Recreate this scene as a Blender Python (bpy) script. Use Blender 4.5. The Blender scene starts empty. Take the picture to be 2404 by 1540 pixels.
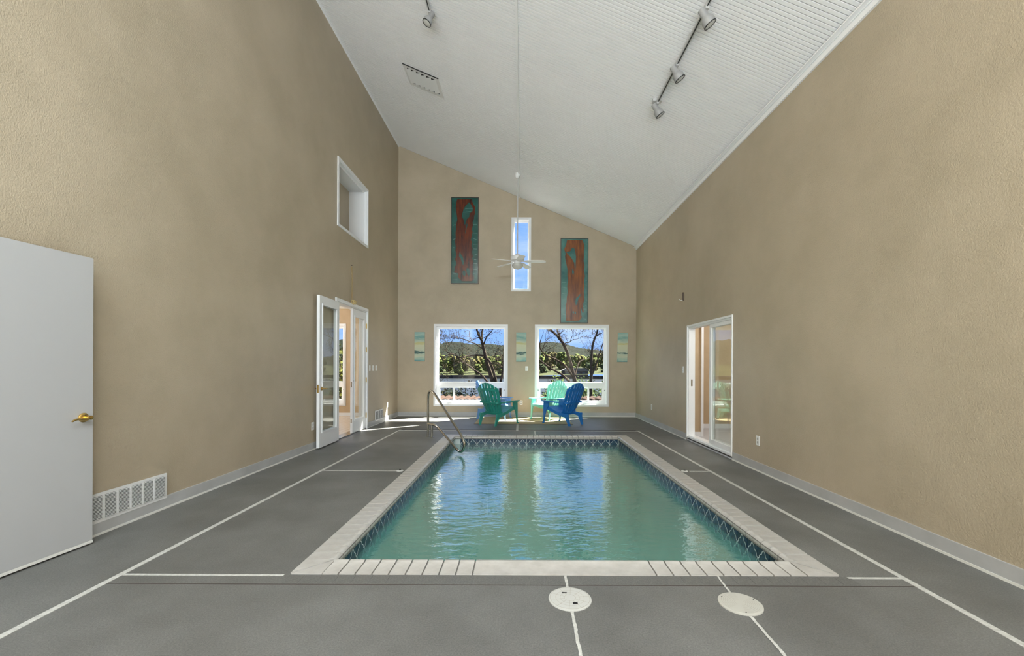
import bpy, bmesh, math, random
from mathutils import Vector, Matrix
from mathutils.geometry import tessellate_polygon
R = math.radians
SC = bpy.context.scene
COL = SC.collection

# ------------------------------------------------------------------ camera, sky, sun, large lights, exposure
H = 1.28                                   # eye height
cd = bpy.data.cameras.new('camera')
cam = bpy.data.objects.new('camera', cd)
COL.objects.link(cam)
cd.sensor_width = 36.0
cd.lens = 36.0 * 1000.0 / 2404.0
cd.shift_x = -23.14 / 2404.0
cd.shift_y = 91.09 / 2404.0
cd.clip_start = 0.02
cd.clip_end = 3000
cam.matrix_world = Matrix.Translation((0, 0, H)) @ Matrix.Rotation(R(90), 4, 'X') @ Matrix.Rotation(0.004, 4, 'Z')
SC.camera = cam

vs = SC.view_settings
vs.view_transform = 'Standard'
vs.look = 'None'
vs.gamma = 1.0
vs.use_curve_mapping = False
vs.exposure = 0.22

W = bpy.data.worlds.new('sky')
SC.world = W
W.use_nodes = True
nt = W.node_tree
nt.nodes.clear()
def N(t, kind, **kw):
    n = t.nodes.new(kind)
    for k, v in kw.items():
        if k in n.inputs: n.inputs[k].default_value = v
        else: setattr(n, k, v)
    return n
wo = N(nt, 'ShaderNodeOutputWorld')
wb = N(nt, 'ShaderNodeBackground')
tc = N(nt, 'ShaderNodeTexCoord')
sp = N(nt, 'ShaderNodeSeparateXYZ')
nt.links.new(tc.outputs['Generated'], sp.inputs[0])
rp = N(nt, 'ShaderNodeValToRGB')
rp.color_ramp.elements[0].position = 0.0
rp.color_ramp.elements[0].color = (0.27, 0.48, 1.0, 1)
rp.color_ramp.elements[1].position = 0.6
rp.color_ramp.elements[1].color = (0.17, 0.36, 0.95, 1)
nt.links.new(sp.outputs['Z'], rp.inputs[0])
mp = N(nt, 'ShaderNodeMapping')
mp.inputs['Scale'].default_value = (1.0, 1.0, 4.0)
nt.links.new(tc.outputs['Generated'], mp.inputs[0])
cn = N(nt, 'ShaderNodeTexNoise', Scale=3.2, Detail=6.0, Roughness=0.6)
nt.links.new(mp.outputs[0], cn.inputs['Vector'])
cr = N(nt, 'ShaderNodeValToRGB')
cr.color_ramp.elements[0].position = 0.46
cr.color_ramp.elements[0].color = (0, 0, 0, 1)
cr.color_ramp.elements[1].position = 0.78
cr.color_ramp.elements[1].color = (0.8, 0.8, 0.8, 1)
nt.links.new(cn.outputs['Fac'], cr.inputs[0])
mx = N(nt, 'ShaderNodeMixRGB')
mx.inputs[2].default_value = (0.86, 0.90, 1.0, 1)
nt.links.new(cr.outputs[0], mx.inputs[0])
nt.links.new(rp.outputs[0], mx.inputs[1])
nt.links.new(mx.outputs[0], wb.inputs['Color'])
wb.inputs['Strength'].default_value = 1.08
nt.links.new(wb.outputs[0], wo.inputs[0])

sd = bpy.data.lights.new('sun', 'SUN')
sd.energy = 58.0
sd.angle = R(0.6)
sd.color = (1.0, 0.95, 0.86)
sun = bpy.data.objects.new('sun', sd)
COL.objects.link(sun)
sun.rotation_mode = 'QUATERNION'
sun.rotation_quaternion = Vector((-0.50, -0.40, -0.766)).to_track_quat('-Z', 'Y')

def area(name, loc, size, power, direction, color=(1, 1, 1)):
    l = bpy.data.lights.new(name, 'AREA')
    l.shape = 'RECTANGLE'
    l.size, l.size_y = size
    l.energy = power
    l.color = color
    o = bpy.data.objects.new(name, l)
    COL.objects.link(o)
    o.location = loc
    o.rotation_mode = 'QUATERNION'
    o.rotation_quaternion = Vector(direction).to_track_quat('-Z', 'Y')
    return o
# added fill lamp outside the made-up glazing behind the camera, tilted up
area('fill_front_high', (-1.0, -7.5, 4.45), (4.0, 1.1), 700, (0, .70, .70), (0.90, 0.96, 1.0))
# the loop adds fill lamps over made-up skylights behind the camera
# added upward fill panel at floor level, in place of floor bounce
area('fill_floor_up', (-0.1, -5.3, .06), (5.4, 3.0), 1300, (0, 0, 1), (0.90, 0.96, 1.0))
for sx_, sp_ in ((-1.7, 400), (1.35, 400)):
    area('fill_ceiling_down', (sx_, -2.2, 6.94 - 0.4216 * (sx_ + 3.19) + .26), (1.5, 2.6), sp_, (-0.388, 0, -0.922), (0.90, 0.96, 1.0))

# ------------------------------------------------------------------ room dimensions
XL, XR, YB, YF = -3.19, 2.93, 10.94, -7.0
ZL, MS = 6.94, 0.4216                      # ceiling height at the left wall and its fall per metre
def zc(x): return ZL - MS * (x - XL)
ZR = zc(XR)

# ------------------------------------------------------------------ materials
MATS = {}
def newmat(name):
    m = bpy.data.materials.new(name)
    m.use_nodes = True
    MATS[name] = m
    return m, m.node_tree, m.node_tree.nodes['Principled BSDF']
def plain(name, col, rough=0.5, metal=0.0, spec=0.5):
    m, t, b = newmat(name)
    b.inputs['Base Color'].default_value = (*col, 1)
    b.inputs['Roughness'].default_value = rough
    b.inputs['Metallic'].default_value = metal
    b.inputs['Specular IOR Level'].default_value = spec
    return m
def noisy(name, c1, c2, scale, rough=0.5, bump=0.0, bscale=None, detail=4.0, dist=0.01, spec=0.5, stretch=None, lo=0.35, hi=0.65, coord='Object'):
    m, t, b = newmat(name)
    co = N(t, 'ShaderNodeTexCoord')
    src = co.outputs[coord]
    if stretch:
        mm = N(t, 'ShaderNodeMapping')
        mm.inputs['Scale'].default_value = stretch
        t.links.new(src, mm.inputs[0]); src = mm.outputs[0]
    n = N(t, 'ShaderNodeTexNoise', Scale=scale, Detail=detail, Roughness=0.6)
    t.links.new(src, n.inputs['Vector'])
    r = N(t, 'ShaderNodeValToRGB')
    r.color_ramp.elements[0].position = lo
    r.color_ramp.elements[0].color = (*c1, 1)
    r.color_ramp.elements[1].position = hi
    r.color_ramp.elements[1].color = (*c2, 1)
    t.links.new(n.outputs['Fac'], r.inputs[0])
    t.links.new(r.outputs[0], b.inputs['Base Color'])
    b.inputs['Roughness'].default_value = rough
    b.inputs['Specular IOR Level'].default_value = spec
    if bump:
        n2 = N(t, 'ShaderNodeTexNoise', Scale=bscale or scale, Detail=3.0, Roughness=0.55)
        t.links.new(co.outputs['Object'], n2.inputs['Vector'])
        bp = N(t, 'ShaderNodeBump', Strength=bump, Distance=dist)
        t.links.new(n2.outputs['Fac'], bp.inputs['Height'])
        t.links.new(bp.outputs[0], b.inputs['Normal'])
    return m
noisy('stucco', (0.40, 0.335, 0.24), (0.47, 0.395, 0.29), 1.1, rough=0.42, bump=0.5, bscale=95, dist=0.008, detail=8)
noisy('antiglare_dark', (0.035, 0.025, 0.017), (0.06, 0.042, 0.028), 2, rough=0.6, stretch=(6, 6, .5))  # unseen front wall made dark so the window panes mirror less
plain('ceiling_white', (0.88, 0.885, 0.90), 0.5)
plain('groove_shade', (0.20, 0.20, 0.20), 0.7)  # dark tone paints the shadow in the gaps between white planks
plain('white_paint', (0.80, 0.81, 0.83), 0.35)
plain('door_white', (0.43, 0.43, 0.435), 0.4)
plain('vinyl_white', (0.86, 0.87, 0.88), 0.3)
noisy('baseboard_grey', (0.40, 0.40, 0.40), (0.47, 0.47, 0.47), 3, rough=0.4)
plain('caulk_white', (0.72, 0.71, 0.67), 0.6)
noisy('deck_grey', (0.115, 0.113, 0.105), (0.16, 0.158, 0.15), 1.6, rough=0.5, bump=0.5, bscale=160, dist=0.003, detail=9)
def deckmat():                                      # fine light and dark grit over the grey coating
    m = MATS['deck_grey']; t = m.node_tree; b = t.nodes['Principled BSDF']
    src = b.inputs['Base Color'].links[0].from_socket
    co = N(t, 'ShaderNodeTexCoord'); n = N(t, 'ShaderNodeTexNoise', Scale=120.0, Detail=3.0, Roughness=0.7)
    t.links.new(co.outputs['Object'], n.inputs['Vector'])
    r = N(t, 'ShaderNodeValToRGB'); r.color_ramp.elements[0].position = .36; r.color_ramp.elements[0].color = (.78, .78, .78, 1); r.color_ramp.elements[1].position = .68; r.color_ramp.elements[1].color = (1.25, 1.25, 1.25, 1)
    t.links.new(n.outputs['Fac'], r.inputs[0])
    x = N(t, 'ShaderNodeMixRGB', blend_type='MULTIPLY'); x.inputs[0].default_value = 1.0
    t.links.new(src, x.inputs[1]); t.links.new(r.outputs[0], x.inputs[2]); t.links.new(x.outputs[0], b.inputs['Base Color'])
deckmat()
noisy('joint_white', (0.42, 0.41, 0.38), (0.56, 0.55, 0.52), 40, rough=0.7)
noisy('coping_stone', (0.40, 0.378, 0.35), (0.49, 0.468, 0.44), 9, rough=0.38, bump=0.12, bscale=60, dist=0.002)
noisy('coping_grout', (0.17, 0.158, 0.145), (0.22, 0.205, 0.19), 20, rough=0.8)
noisy('tile_blue', (0.003, 0.015, 0.0425), (0.0175, 0.05, 0.095), 22, rough=0.22, bump=0.3, bscale=60, dist=0.002)
noisy('tile_blue_light', (0.0099, 0.0303, 0.055), (0.033, 0.077, 0.1155), 26, rough=0.25, bump=0.3, bscale=70, dist=0.002)
plain('tile_line', (0.50, 0.56, 0.56), 0.35)
noisy('pool_plaster', (0.34, 0.66, 0.58), (0.42, 0.74, 0.66), 2.0, rough=0.7)
plain('brass', (0.70, 0.47, 0.16), 0.2, 1.0)
plain('steel', (0.46, 0.44, 0.39), 0.2, 1.0)
plain('chrome', (0.7, 0.7, 0.7), 0.15, 1.0)
plain('black', (0.012, 0.012, 0.012), 0.4)
plain('lamp_grey', (0.30, 0.30, 0.30), 0.45)
plain('lamp_lens', (0.55, 0.55, 0.52), 0.25)
plain('track_grey', (0.60, 0.60, 0.60), 0.4, 0.4)
plain('vent_white', (0.72, 0.72, 0.72), 0.4)
plain('vent_dark', (0.02, 0.02, 0.02), 0.8)
plain('plate_white', (0.82, 0.82, 0.80), 0.35)
plain('plate_slot', (0.45, 0.45, 0.44), 0.5)
plain('fan_white', (0.80, 0.80, 0.80), 0.35)
noisy('room_tan', (0.47, 0.35, 0.215), (0.53, 0.40, 0.255), 2, rough=0.6)
noisy('wood_floor', (0.60, 0.50, 0.40), (0.72, 0.63, 0.53), 3, rough=0.22, stretch=(8, 0.6, 1))
plain('hall_floor', (0.55, 0.55, 0.58), 0.35)
noisy('rug_tan', (0.42, 0.31, 0.16), (0.56, 0.44, 0.26), 60, rough=0.9, bump=0.4, bscale=140, dist=0.003, stretch=(1, 6, 1))
plain('rug_edge', (0.10, 0.065, 0.03), 0.9)
plain('rope', (0.36, 0.25, 0.12), 0.9)
plain('straw', (0.55, 0.42, 0.20), 0.9)
plain('lid_cream', (0.46, 0.445, 0.40), 0.5)
plain('lid_white', (0.50, 0.495, 0.47), 0.5)
plain('lid_groove', (0.40, 0.38, 0.33), 0.7)
def plastic(name, c):
    return noisy(name, tuple(x * 0.93 for x in c), tuple(min(1, x * 1.05) for x in c), 4, rough=0.38)
plastic('plastic_green', (0.025, 0.27, 0.22))
plastic('plastic_mint', (0.20, 0.56, 0.46))
plastic('plastic_blue', (0.012, 0.16, 0.50))
plastic('plastic_sky', (0.14, 0.31, 0.62))
noisy('bark', (0.0172, 0.013, 0.0095), (0.0579, 0.042, 0.0308), 9, rough=0.9, bump=0.6, bscale=20, dist=0.03)
noisy('leaf_brown', (0.0122, 0.0097, 0.0038), (0.0459, 0.0391, 0.0099), 3, rough=0.8)
noisy('leaf_green', (0.0244, 0.0447, 0.0081), (0.0853, 0.1179, 0.0244), 2.5, rough=0.7)
noisy('leaf_dark', (0.0025, 0.0051, 0.0019), (0.0102, 0.0166, 0.0063), 3, rough=0.8)
noisy('leaf_yellow', (0.0207, 0.027, 0.0031), (0.0622, 0.0622, 0.0093), 3, rough=0.7)
noisy('far_leaf_green', (0.0185, 0.0316, 0.0066), (0.097, 0.1127, 0.0298), 1.2, rough=0.9, detail=10)
noisy('far_leaf_olive', (0.0226, 0.0226, 0.0066), (0.0976, 0.0847, 0.0292), 1.0, rough=0.9, detail=10)
noisy('far_leaf_dark', (0.0062, 0.0124, 0.0046), (0.0341, 0.0498, 0.0186), 1.0, rough=0.9, detail=10)
noisy('hill_forest', (0.0018, 0.0032, 0.0018), (0.0059, 0.0083, 0.0041), 0.12, rough=1.0, detail=12, bump=1.0, bscale=0.25, dist=3.0)
noisy('lawn', (0.016, 0.0223, 0.0064), (0.0359, 0.0375, 0.0144), 0.06, rough=0.9, detail=8)
noisy('near_bank', (0.0048, 0.0064, 0.0024), (0.016, 0.016, 0.0072), 0.5, rough=0.95, detail=8)
noisy('seawall', (0.016, 0.016, 0.016), (0.0498, 0.0438, 0.04), 0.4, rough=0.9)
noisy('lake_water', (0.005, 0.006, 0.005), (0.0094, 0.0106, 0.0091), 0.05, rough=0.30, bump=0.25, bscale=1.2, dist=0.1)
noisy('roof_tile', (0.0191, 0.0105, 0.0076), (0.0459, 0.0268, 0.0191), 2.5, rough=0.8, lo=0.3, hi=0.7)
plain('roof_under', (0.05, 0.035, 0.03), 0.9)
plain('house_wall', (0.03, 0.027, 0.023), 0.8)
plain('house_roof', (0.075, 0.072, 0.068), 0.7)
plain('house_pane', (0.06, 0.07, 0.08), 0.1)
plain('frame_bronze', (0.075, 0.05, 0.035), 0.4)
noisy('resin_teal_dark', (0.008, 0.06, 0.05), (0.025, 0.12, 0.1), 3.0, rough=0.12)
noisy('resin_teal_light', (0.022, 0.115, 0.105), (0.09, 0.24, 0.21), 1.8, rough=0.12)
plain('resin_line', (0.16, 0.33, 0.29), 0.2)
noisy('slab_red', (0.012, 0.002, 0.002), (0.2, 0.036, 0.008), 4.5, rough=0.14, stretch=(4, 4, 0.5), lo=0.30, hi=0.74, detail=6)
noisy('slab_orange', (0.03, 0.009, 0.004), (0.3, 0.09, 0.014), 4.5, rough=0.16, stretch=(4, 4, 0.5), lo=0.24, hi=0.68, detail=6)
plain('canvas_side', (0.55, 0.58, 0.50), 0.8)

def schlick(t, f0, normal=None, power=5.0):
    lw_ = N(t, 'ShaderNodeLayerWeight'); lw_.inputs['Blend'].default_value = 0.5
    if normal is not None: t.links.new(normal, lw_.inputs['Normal'])
    p5 = N(t, 'ShaderNodeMath', operation='POWER'); p5.inputs[1].default_value = power
    t.links.new(lw_.outputs['Facing'], p5.inputs[0])
    ma = N(t, 'ShaderNodeMath', operation='MULTIPLY_ADD'); ma.inputs[1].default_value = 1 - f0; ma.inputs[2].default_value = f0
    t.links.new(p5.outputs[0], ma.inputs[0])
    return ma.outputs[0]
MATS['lake_water'].node_tree.nodes['Principled BSDF'].inputs['Specular IOR Level'].default_value = 0.2
for n_ in ('bark', 'leaf_brown', 'leaf_green', 'leaf_dark', 'leaf_yellow', 'far_leaf_green', 'far_leaf_olive', 'far_leaf_dark', 'hill_forest', 'lawn', 'near_bank', 'seawall', 'roof_tile'):
    MATS[n_].node_tree.nodes['Principled BSDF'].inputs['Specular IOR Level'].default_value = 0.05
def glassmat(name, tint=(0.97, 0.99, 0.98), ior=1.5):
    m = bpy.data.materials.new(name); m.use_nodes = True; MATS[name] = m
    t = m.node_tree; t.nodes.clear()
    o = N(t, 'ShaderNodeOutputMaterial'); mixn = N(t, 'ShaderNodeMixShader')
    tr = N(t, 'ShaderNodeBsdfTransparent'); tr.inputs[0].default_value = (*tint, 1)
    gl = N(t, 'ShaderNodeBsdfGlossy', Roughness=0.0)
    fr = schlick(t, 0.018)
    t.links.new(fr, mixn.inputs[0]); t.links.new(tr.outputs[0], mixn.inputs[1])
    t.links.new(gl.outputs[0], mixn.inputs[2]); t.links.new(mixn.outputs[0], o.inputs[0])
glassmat('glass')

def watermat():
    m = bpy.data.materials.new('pool_water'); m.use_nodes = True; MATS['pool_water'] = m
    t = m.node_tree; t.nodes.clear()
    o = N(t, 'ShaderNodeOutputMaterial')
    co = N(t, 'ShaderNodeTexCoord')
    mm = N(t, 'ShaderNodeMapping'); mm.inputs['Scale'].default_value = (0.75, 1.5, 1)
    t.links.new(co.outputs['Object'], mm.inputs[0])
    n1 = N(t, 'ShaderNodeTexNoise', Scale=9.0, Detail=3.0, Roughness=0.5)
    t.links.new(mm.outputs[0], n1.inputs['Vector'])
    n2 = N(t, 'ShaderNodeTexNoise', Scale=1.6, Detail=2.0)
    t.links.new(co.outputs['Object'], n2.inputs['Vector'])
    mul = N(t, 'ShaderNodeMath', operation='MULTIPLY')
    t.links.new(n1.outputs['Fac'], mul.inputs[0]); t.links.new(n2.outputs['Fac'], mul.inputs[1])
    bp = N(t, 'ShaderNodeBump', Strength=0.27, Distance=0.05)
    t.links.new(mul.outputs[0], bp.inputs['Height'])
    fr = schlick(t, 0.05, bp.outputs[0], 2.3)
    gl = N(t, 'ShaderNodeBsdfGlossy', Roughness=0.015); t.links.new(bp.outputs[0], gl.inputs['Normal'])
    tr = N(t, 'ShaderNodeBsdfTransparent'); tr.inputs[0].default_value = (0.55, 0.86, 0.80, 1)
    df = N(t, 'ShaderNodeBsdfDiffuse'); df.inputs[0].default_value = (0.165, 0.43, 0.40, 1)
    m1 = N(t, 'ShaderNodeMixShader'); m1.inputs[0].default_value = 0.45     # slightly cloudy water
    t.links.new(tr.outputs[0], m1.inputs[1]); t.links.new(df.outputs[0], m1.inputs[2])
    m2 = N(t, 'ShaderNodeMixShader')
    t.links.new(fr, m2.inputs[0]); t.links.new(m1.outputs[0], m2.inputs[1]); t.links.new(gl.outputs[0], m2.inputs[2])
    t.links.new(m2.outputs[0], o.inputs[0])
watermat()

def canvasmat():
    m, t, b = newmat('seascape')
    co = N(t, 'ShaderNodeTexCoord')
    oi = N(t, 'ShaderNodeObjectInfo')
    s = N(t, 'ShaderNodeSeparateXYZ'); t.links.new(co.outputs['Generated'], s.inputs[0])
    mm = N(t, 'ShaderNodeMapping'); mm.inputs['Scale'].default_value = (2.2, 1, 9.0)
    t.links.new(co.outputs['Object'], mm.inputs[0])
    ad = N(t, 'ShaderNodeVectorMath', operation='ADD'); t.links.new(mm.outputs[0], ad.inputs[0])
    cm = N(t, 'ShaderNodeCombineXYZ'); k = N(t, 'ShaderNodeMath', operation='MULTIPLY'); k.inputs[1].default_value = 40
    t.links.new(oi.outputs['Random'], k.inputs[0]); t.links.new(k.outputs[0], cm.inputs[0]); t.links.new(cm.outputs[0], ad.inputs[1])
    n = N(t, 'ShaderNodeTexNoise', Scale=1.5, Detail=7.0, Roughness=0.62); t.links.new(ad.outputs[0], n.inputs['Vector'])
    a = N(t, 'ShaderNodeMath', operation='MULTIPLY_ADD'); a.inputs[1].default_value = 0.30; a.inputs[2].default_value = -0.15
    t.links.new(n.outputs['Fac'], a.inputs[0])
    p = N(t, 'ShaderNodeMath', operation='ADD'); t.links.new(s.outputs['Z'], p.inputs[0]); t.links.new(a.outputs[0], p.inputs[1])
    r = N(t, 'ShaderNodeValToRGB'); e = r.color_ramp.elements
    stops = [(0.0, (0.10, 0.27, 0.28)), (0.08, (0.30, 0.46, 0.40)), (0.17, (0.52, 0.56, 0.42)), (0.255, (0.40, 0.50, 0.40)), (0.28, (0.02, 0.07, 0.07)),
             (0.315, (0.07, 0.15, 0.14)), (0.34, (0.50, 0.54, 0.42)), (0.55, (0.56, 0.57, 0.40)), (0.62, (0.50, 0.47, 0.20)), (0.68, (0.45, 0.53, 0.42)), (0.82, (0.16, 0.33, 0.31)), (0.90, (0.36, 0.50, 0.43)), (1.0, (0.22, 0.40, 0.37))]
    e[0].position, e[0].color = stops[0][0], (*stops[0][1], 1)
    e[1].position, e[1].color = stops[-1][0], (*stops[-1][1], 1)
    for q, c in stops[1:-1]:
        x = e.new(q); x.color = (*c, 1)
    t.links.new(p.outputs[0], r.inputs[0]); t.links.new(r.outputs[0], b.inputs['Base Color'])
    b.inputs['Roughness'].default_value = 0.55
canvasmat()

# ------------------------------------------------------------------ mesh helpers
class MB:
    def __init__(s): s.v, s.f, s.m = [], [], []
    def add(s, vs, fs, mi=0):
        o = len(s.v); s.v += [tuple(x) for x in vs]
        s.f += [tuple(i + o for i in f) for f in fs]; s.m += [mi] * len(fs); return s
    def box(s, x0, x1, y0, y1, z0, z1, mi=0, M=None):
        vs = [Vector(p) for p in ((x0,y0,z0),(x1,y0,z0),(x1,y1,z0),(x0,y1,z0),(x0,y0,z1),(x1,y0,z1),(x1,y1,z1),(x0,y1,z1))]
        if M is not None: vs = [M @ p for p in vs]
        return s.add(vs, [(3,2,1,0),(4,5,6,7),(0,1,5,4),(1,2,6,5),(2,3,7,6),(3,0,4,7)], mi)
    def plate(s, outer, holes, fn, d0, d1, mi=0):
        """polygon with holes in 2-D (u,v) extruded between depths d0 and d1; fn(u,v,d)->xyz"""
        loops = [list(outer)] + [list(h) for h in holes]
        tris = tessellate_polygon([[Vector((u, v, 0)) for u, v in l] for l in loops])
        flat = [p for l in loops for p in l]
        n = len(flat)
        vs = [fn(u, v, d0) for u, v in flat] + [fn(u, v, d1) for u, v in flat]
        fs = [tuple(t) for t in tris] + [tuple(i + n for i in reversed(t)) for t in tris]
        o = 0
        for l in loops:
            k = len(l)
            for i in range(k):
                a, b = o + i, o + (i + 1) % k
                fs.append((a, b, b + n, a + n))
            o += k
        return s.add(vs, fs, mi)
    def tube(s, pts, rad, n=8, mi=0, closed=False, caps=True):
        pts = [Vector(p) for p in pts]
        k = len(pts)
        rs = rad if isinstance(rad, (list, tuple)) else [rad] * k
        vs, fs = [], []
        prev = None
        for i, p in enumerate(pts):
            if closed: d = pts[(i + 1) % k] - pts[i - 1]
            else: d = pts[min(i + 1, k - 1)] - pts[max(i - 1, 0)]
            d.normalize()
            if prev is None:
                a = Vector((0, 0, 1)) if abs(d.z) < 0.9 else Vector((1, 0, 0))
                u = d.cross(a).normalized()
            else:
                u = (prev - d * prev.dot(d)).normalized()
            prev = u
            w = d.cross(u)
            for j in range(n):
                t = 2 * math.pi * j / n
                vs.append(p + (u * math.cos(t) + w * math.sin(t)) * rs[i])
        segs = k if closed else k - 1
        for i in range(segs):
            for j in range(n):
                a, b = i * n + j, i * n + (j + 1) % n
                c, d2 = ((i + 1) % k) * n + (j + 1) % n, ((i + 1) % k) * n + j
                fs.append((a, b, c, d2))
        if caps and not closed:
            fs.append(tuple(reversed(range(n)))); fs.append(tuple(range((k - 1) * n, k * n)))
        return s.add(vs, fs, mi)
    def lathe(s, prof, n=20, M=None, mi=0):
        vs, fs = [], []
        for r, z in prof:
            for j in range(n):
                t = 2 * math.pi * j / n
                p = Vector((r * math.cos(t), r * math.sin(t), z))
                vs.append(M @ p if M is not None else p)
        for i in range(len(prof) - 1):
            for j in range(n):
                fs.append((i*n+j, i*n+(j+1) % n, (i+1)*n+(j+1) % n, (i+1)*n+j))
        fs.append(tuple(reversed(range(n)))); fs.append(tuple(range((len(prof)-1)*n, len(prof)*n)))
        return s.add(vs, fs, mi)
    def ribbon(s, pts, w, fn, d0, d1, mi=0, closed=False):
        """flat 2-D polyline ribbon of width w extruded d0..d1"""
        P = [Vector(p) for p in pts]; k = len(P); L, Rr = [], []
        for i in range(k):
            a = P[(i-1) % k] if closed or i > 0 else P[i]
            b = P[(i+1) % k] if closed or i < k-1 else P[i]
            d = (b - a).normalized(); nn = Vector((-d.y, d.x)) * w / 2
            L.append(P[i] + nn); Rr.append(P[i] - nn)
        for i in range(k if closed else k - 1):
            j = (i + 1) % k
            q = [L[i], Rr[i], Rr[j], L[j]]
            vs = [fn(p.x, p.y, d0) for p in q] + [fn(p.x, p.y, d1) for p in q]
            s.add(vs, [(0,1,2,3),(7,6,5,4),(0,4,5,1),(1,5,6,2),(2,6,7,3),(3,7,4,0)], mi)
        return s
    def mesh(s, name, mats, smooth=False, bevel=0.0, recalc=True):
        me = bpy.data.meshes.new(name)
        me.from_pydata(s.v, [], s.f)
        for m in (mats if isinstance(mats, (list, tuple)) else [mats]): me.materials.append(MATS[m])
        for p, i in zip(me.polygons, s.m): p.material_index = i
        if recalc or bevel:
            bm = bmesh.new(); bm.from_mesh(me)
            if recalc: bmesh.ops.recalc_face_normals(bm, faces=bm.faces)
            if bevel: bmesh.ops.bevel(bm, geom=list(bm.edges), offset=bevel, segments=2, affect='EDGES', clamp_overlap=True)
            bm.to_mesh(me); bm.free()
        if smooth:
            me.polygons.foreach_set('use_smooth', [True] * len(me.polygons))
            me.set_sharp_from_angle(angle=R(40))
        return me
    def build(s, name, mats, parent=None, smooth=False, bevel=0.0, **kw):
        return link(name, s.mesh(name, mats, smooth, bevel), parent, **kw)
def link(name, me, parent=None, loc=None, rot=None):
    o = bpy.data.objects.new(name, me); COL.objects.link(o)
    if parent is not None: o.parent = parent
    if loc is not None: o.location = loc
    if rot is not None: o.rotation_euler = rot
    return o
def tag(o, label=None, cat=None, group=None, kind=None):
    if label: o['label'] = label
    if cat: o['category'] = cat
    if group: o['group'] = group
    if kind: o['kind'] = kind
    return o
def empty(name, loc=(0, 0, 0), rz=0.0):
    o = bpy.data.objects.new(name, None); COL.objects.link(o)
    o.location = loc; o.rotation_euler = (0, 0, rz); o.empty_display_size = 0.1
    return o
def struct(o, label, cat): return tag(o, label, cat, kind='structure')
def rect(a, b, c, d): return [(a, c), (b, c), (b, d), (a, d)]
def boxobj(name, mats, parent, b, bevel=0.0): return MB().box(*b).build(name, mats, parent, bevel=bevel)
FX = lambda u, v, d: (d, u, v)      # walls facing X : (Y, Z, X)
FY = lambda u, v, d: (u, d, v)      # walls facing Y : (X, Z, Y)
FZ = lambda u, v, d: (u, v, d)      # floors

# ================================================================== THE ROOM SHELL
# openings
FD = (7.33, 8.74, 2.40)          # french door opening: y0, y1, height
UP = (7.38, 8.74, 3.75, 4.86)    # high opening in the left wall
SL = (5.92, 7.55, 2.02)          # sliding door opening
W1 = (-2.215, -0.412, 0.312, 2.318)
W2 = (0.381, 2.180, 0.312, 2.318)
W3 = (-0.232, 0.174, 3.265, 5.062)
W4 = (-6.37, -4.567, 0.312, 2.318)

struct(MB().plate([(YF, 0), (FD[0], 0), (FD[0], FD[2]), (FD[1], FD[2]), (FD[1], 0), (YB, 0), (YB, ZL + .2), (YF, ZL + .2)],
       [rect(*UP)], FX, XL, XL - .14).build('wall_left', 'stucco'), 'tall beige stucco wall with french doors and a high opening', 'wall')
struct(MB().plate([(YF, 0), (SL[0], 0), (SL[0], SL[2]), (SL[1], SL[2]), (SL[1], 0), (YB, 0), (YB, ZR + .2), (YF, ZR + .2)],
       [], FX, XR, XR + .14).build('wall_right', 'stucco'), 'beige stucco wall with the white sliding door', 'wall')
struct(MB().plate([(XL - .14, 0), (XR + .14, 0), (XR + .14, zc(XR + .14) + .2), (XL - .14, zc(XL - .14) + .2)],
       [rect(*W1), rect(*W2), rect(*W3)], FY, YB, YB + .16).build('wall_back', 'stucco'), 'beige end wall with three windows and slanting top', 'wall')
WF = (-3.05, 1.05, 4.0, 5.2)  # unseen opening added for the fill lamp behind it
struct(MB().plate([(XL - .14, 0), (XR + .14, 0), (XR + .14, zc(XR + .14) + .2), (XL - .14, zc(XL - .14) + .2)],
       [rect(*WF)], FY, YF, YF - .16).build('wall_front', 'antiglare_dark'), 'unseen wall opposite the end wall, dark to cut reflections, with added glazing', 'wall')

# --- pool plan
PX0, PX1, PY0, PY1 = -1.42, 1.96, 2.615, 8.00      # outer edge of the coping
CW = 0.20
NX0, NX1, NY0, NY1 = PX0 + CW, PX1 - CW, PY0 + CW, PY1 - CW
WZ = -0.145                                         # water level

floor = struct(MB().plate(rect(XL - .14, XR + .14, YF - .1, YB + .1), [rect(PX0, PX1, PY0, PY1)], FZ, 0, -.12).build('floor', 'deck_grey'),
               'speckled grey deck around the pool', 'floor')
def strip(name, x0, x1, y0, y1, mat='joint_white', z=0.0025, parent=None):
    return boxobj(name, mat, parent or floor, (x0, x1, y0, y1, -.004, z))
LJ, RJ, BJ = -2.447, 2.33, 8.54
def jsegs(x, y0, y1, step=0.155):                   # deck drain strip of short cover lengths
    y = y0
    while y < y1 - .01:
        e = min(y + step, y1)
        strip('joint_strip', x - .019, x + .019, y, e - .004)
        y = e
jsegs(LJ, 1.0, 5.0); strip('joint_strip', LJ - .019, LJ + .019, 5.0, 7.25); strip('joint_strip', LJ - .019, LJ + .019, 7.27, BJ + .02)
jsegs(RJ, 1.0, 5.0); strip('joint_strip', RJ - .019, RJ + .019, 5.0, BJ + .02)
strip('joint_strip', LJ + .02, RJ - .02, BJ - .045, BJ + .02)
strip('joint_gap', LJ + .02, RJ - .02, BJ + .02, BJ + .10, 'roof_under', .0012)
strip('joint_strip', -.112, -.068, BJ + .02, 9.48)
strip('joint_strip', .245, .275, PY1, BJ - .045)
strip('joint_strip', LJ + .02, PX0 - .03, 2.595, 2.612)
strip('joint_strip', PX1 + .03, RJ - .02, 2.585, 2.603)
strip('joint_strip', LJ + .02, -1.53, 5.20, 5.216)
strip('joint_strip', 2.07, RJ - .02, 5.245, 5.262)
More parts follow.
